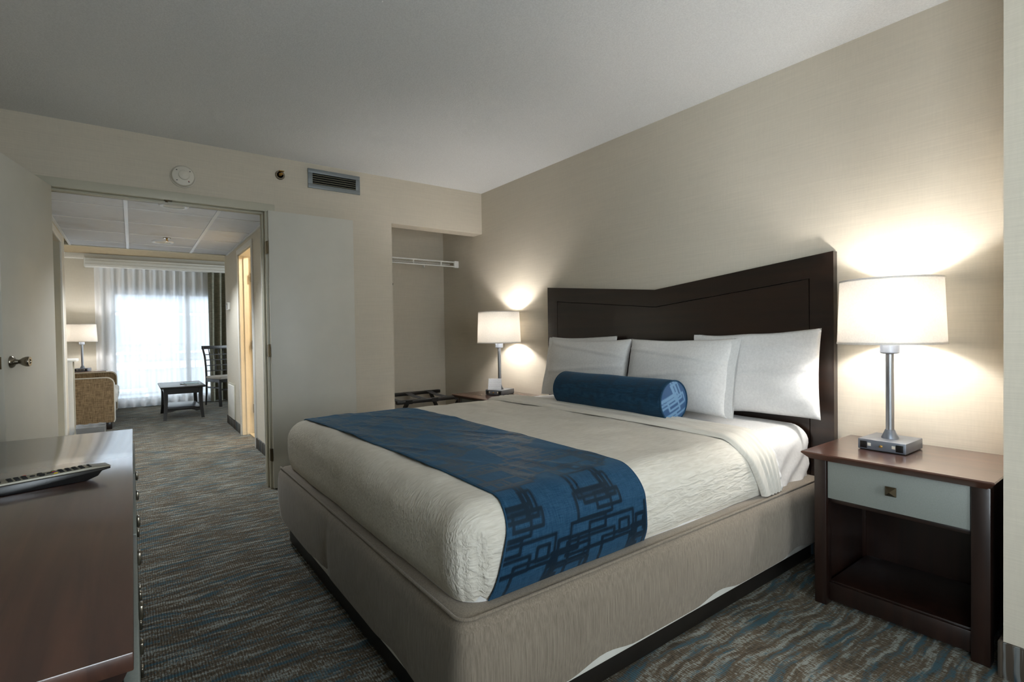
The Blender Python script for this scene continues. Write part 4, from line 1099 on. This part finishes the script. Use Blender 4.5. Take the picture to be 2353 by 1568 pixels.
ct = thing('coffee_table', 'dark wood coffee table with a lower shelf by the window', 'coffee table', (0.553, 8.82, 0))
obj('table_top', box(-0.265, 0.265, -0.47, 0.47, 0.43, 0.455, 0.006), M['blackw'], ct)
for y in (-0.40, 0.40): obj('apron', box(-0.20, 0.20, y - 0.01, y + 0.01, 0.35, 0.43), M['blackw'], ct)
for x in (-0.205, 0.205): obj('apron', box(x - 0.01, x + 0.01, -0.40, 0.40, 0.35, 0.43), M['blackw'], ct)
for sx_ in (-1, 1):
    for sy in (-1, 1):
        bm = bmesh.new(); n_ = 10
        R = []
        for k in range(n_ + 1):
            z = 0.43 * k / n_; w_ = 0.019 + 0.006 * k / n_; fl = 0.018 * (1 - k / n_) ** 2 - 0.004 * math.sin(PI * k / n_)
            cx, cy = sx_ * (0.205 + fl), sy * (0.41 + fl)
            R.append([bm.verts.new((cx + a * w_, cy + c * w_, z)) for a, c in ((-1, -1), (1, -1), (1, 1), (-1, 1))])
        for p, q in zip(R, R[1:]):
            for i in range(4): bm.faces.new((p[i], p[(i + 1) % 4], q[(i + 1) % 4], q[i]))
        bm.faces.new(R[0]); bm.faces.new(R[-1])
        obj('leg', bm, M['blackw'], ct)
obj('shelf', box(-0.205, 0.205, -0.42, 0.42, 0.135, 0.155, 0.003), M['blackw'], ct)
P_ = [(-0.2, 0.135), (-0.2, 0.105), (-0.13, 0.11), (-0.09, 0.125), (0.09, 0.125), (0.13, 0.11), (0.2, 0.105), (0.2, 0.135)]
obj('shelf_bracket', prism(P_, 'Y', -0.425, -0.41), M['blackw'], ct)
mg = thing('magazine', 'teal covered magazine on the coffee table', 'magazine', (0.66, 8.62, 0.455), (0, 0, 0.25))
obj('pages', box(-0.095, 0.095, -0.13, 0.13, 0, 0.011), M['paper'], mg)
obj('cover', box(-0.098, 0.098, -0.133, 0.133, 0.011, 0.0125), M['teal'], mg)
mg = thing('booklet', 'dark teal booklet lying on top of the magazine', 'booklet', (0.665, 8.66, 0.4675), (0, 0, 0.05))
obj('pages', box(-0.08, 0.08, -0.11, 0.11, 0, 0.008), M['paper'], mg); obj('cover', box(-0.082, 0.082, -0.112, 0.112, 0.008, 0.0095), M['teal'], mg)

# lattice-back chair: local -y is the front
ca = math.atan2(0.17, 0.43)
chv = thing('dining_chair', 'dark lattice-back dining chair with pale seat beside the drape', 'chair', (1.235, 9.71, 0), (0, 0, ca))
for sx_ in (-1, 1):
    x = sx_ * 0.20
    obj('rear_leg', tube([(x, 0.245, 0), (x, 0.215, 0.22), (x, 0.205, 0.45), (x, 0.215, 0.62), (x, 0.245, 0.80), (x * 1.06, 0.29, 0.97)], [0.013, 0.016, 0.018, 0.017, 0.016, 0.015], 8), M['blackw'], chv)
    obj('front_leg', bar((x, -0.20, 0), (x, -0.19, 0.44), 0.034, 0.034, up=(0, 1, 0)), M['blackw'], chv)
    obj('side_stretcher', bar((x, -0.19, 0.30), (x, 0.205, 0.30), 0.016, 0.024), M['blackw'], chv)
    obj('side_rail', bar((x, -0.19, 0.415), (x, 0.205, 0.415), 0.02, 0.05), M['blackw'], chv)
obj('front_rail', bar((-0.20, -0.19, 0.415), (0.20, -0.19, 0.415), 0.02, 0.05), M['blackw'], chv)
obj('front_stretcher', bar((-0.20, -0.19, 0.27), (0.20, -0.19, 0.27), 0.016, 0.024), M['blackw'], chv)
obj('seat', box(-0.215, 0.215, -0.225, 0.20, 0.44, 0.485, 0.016, 3), M['ivoryfab'], chv)
def yb_(z): return 0.205 + 0.09 * max(0, (z - 0.50) / 0.47) ** 1.7
obj('top_rail', bar((-0.225, yb_(0.955), 0.955), (0.225, yb_(0.955), 0.955), 0.022, 0.055, bev=0.004), M['blackw'], chv)
for z in (0.565, 0.655, 0.745, 0.835): obj('slat', bar((-0.205, yb_(z), z), (0.205, yb_(z), z), 0.012, 0.014), M['blackw'], chv)
for x in (-0.12, -0.04, 0.04, 0.12): obj('upright_slat', tube([(x, yb_(z), z) for z in (0.56, 0.66, 0.76, 0.86, 0.94)], 0.007, 6), M['blackw'], chv)
dt = thing('dining_table', 'dark pedestal dining table mostly hidden behind the hallway wall', 'table', (1.66, 9.25, 0))
obj('table_top', lathe([(0.0, 0.725), (0.445, 0.725), (0.45, 0.735), (0.45, 0.75), (0.445, 0.755), (0, 0.755)], 48), M['dark_lit_top'], dt)
obj('pedestal', lathe([(0.05, 0.04), (0.045, 0.10), (0.04, 0.6), (0.08, 0.725)], 24), M['blackw'], dt)
obj('base', lathe([(0.30, 0), (0.30, 0.015), (0.06, 0.05)], 32), M['blackw'], dt)

# kitchenette at the left of the hallway end
kc = thing('kitchenette_cabinet', 'white kitchenette cabinet end with grey appliance front', 'cabinet', (-0.50, 7.00, 0))
obj('worktop', box(-0.60, 0.035, -0.10, 0.165, 0.895, 0.922, 0.004), M['white'], kc)
obj('end_panel', box(-0.60, 0.0, 0.10, 0.125, 0, 0.895), M['trim'], kc)
obj('end_panel', box(-0.60, 0.0, -0.10, -0.075, 0, 0.895), M['trimw'], kc)
obj('back_panel', box(-0.60, -0.58, -0.075, 0.10, 0, 0.895), M['trimw'], kc)
obj('drawer_front', box(-0.03, -0.012, -0.073, 0.098, 0.70, 0.84, 0.002), M['white'], kc)
obj('recess_pull', box(-0.03, -0.018, -0.073, 0.098, 0.845, 0.885), M['black'], kc)
obj('appliance_front', box(-0.05, -0.03, -0.073, 0.098, 0.02, 0.69, 0.003), M['fridge'], kc)
wb = thing('waste_bin', 'black rectangular waste bin with a clear plastic liner', 'waste bin', (-0.36, 6.80, 0))
b = bmesh.new(); R = []
for z, k in ((0, 0.80), (0.225, 1.0), (0.225, 0.96), (0.01, 0.77)): R.append([b.verts.new((a * 0.115 * k, c * 0.085 * k, z)) for a, c in ((-1, -1), (1, -1), (1, 1), (-1, 1))])
for p, q in zip(R, R[1:]):
    for i in range(4): b.faces.new((p[i], p[(i + 1) % 4], q[(i + 1) % 4], q[i]))
b.faces.new(R[0]); b.faces.new(R[-1])
obj('bin_body', b, M['bin'], wb)
def bag(u, v):
    a = 2 * PI * u; sq = 1 / max(abs(math.cos(a)), abs(math.sin(a))); r = 1.03 + 0.05 * noise.noise(Vector((math.cos(a) * 3, math.sin(a) * 3, v * 3)))
    z = 0.17 + 0.075 * math.sin(PI * min(1, v * 1.6) / 2) + 0.020 * noise.noise(Vector((math.cos(a) * 4, math.sin(a) * 4, v * 4))) - (0.05 * max(0, v - 0.6) / 0.4)
    k = r * (1 - 0.14 * max(0, v - 0.55) / 0.45)
    return (0.115 * k * math.cos(a) * sq, 0.085 * k * math.sin(a) * sq, z)
obj('liner', grid_bm(bag, 72, 14, wrap_u=True), M['bag'], wb)

# ------------------------------------------------------------------ bathroom vanity light
bl_ = thing('bathroom_light', 'warm bathroom ceiling light hidden beyond the doorway', 'ceiling light', (1.85, 5.75, 2.40))
obj('fitting', lathe([(0.11, 0.0), (0.11, -0.02), (0.09, -0.03)], 32), M['white'], bl_)
l = bpy.data.lights.new('bathroom_bulb', 'POINT'); l.energy = 22; l.shadow_soft_size = 0.08; l.color = (1.0, 0.93, 0.82)
lo = bpy.data.objects.new('bathroom_bulb', l); COL.objects.link(lo); lo.parent = bl_; lo.location = (0, 0, -0.12)
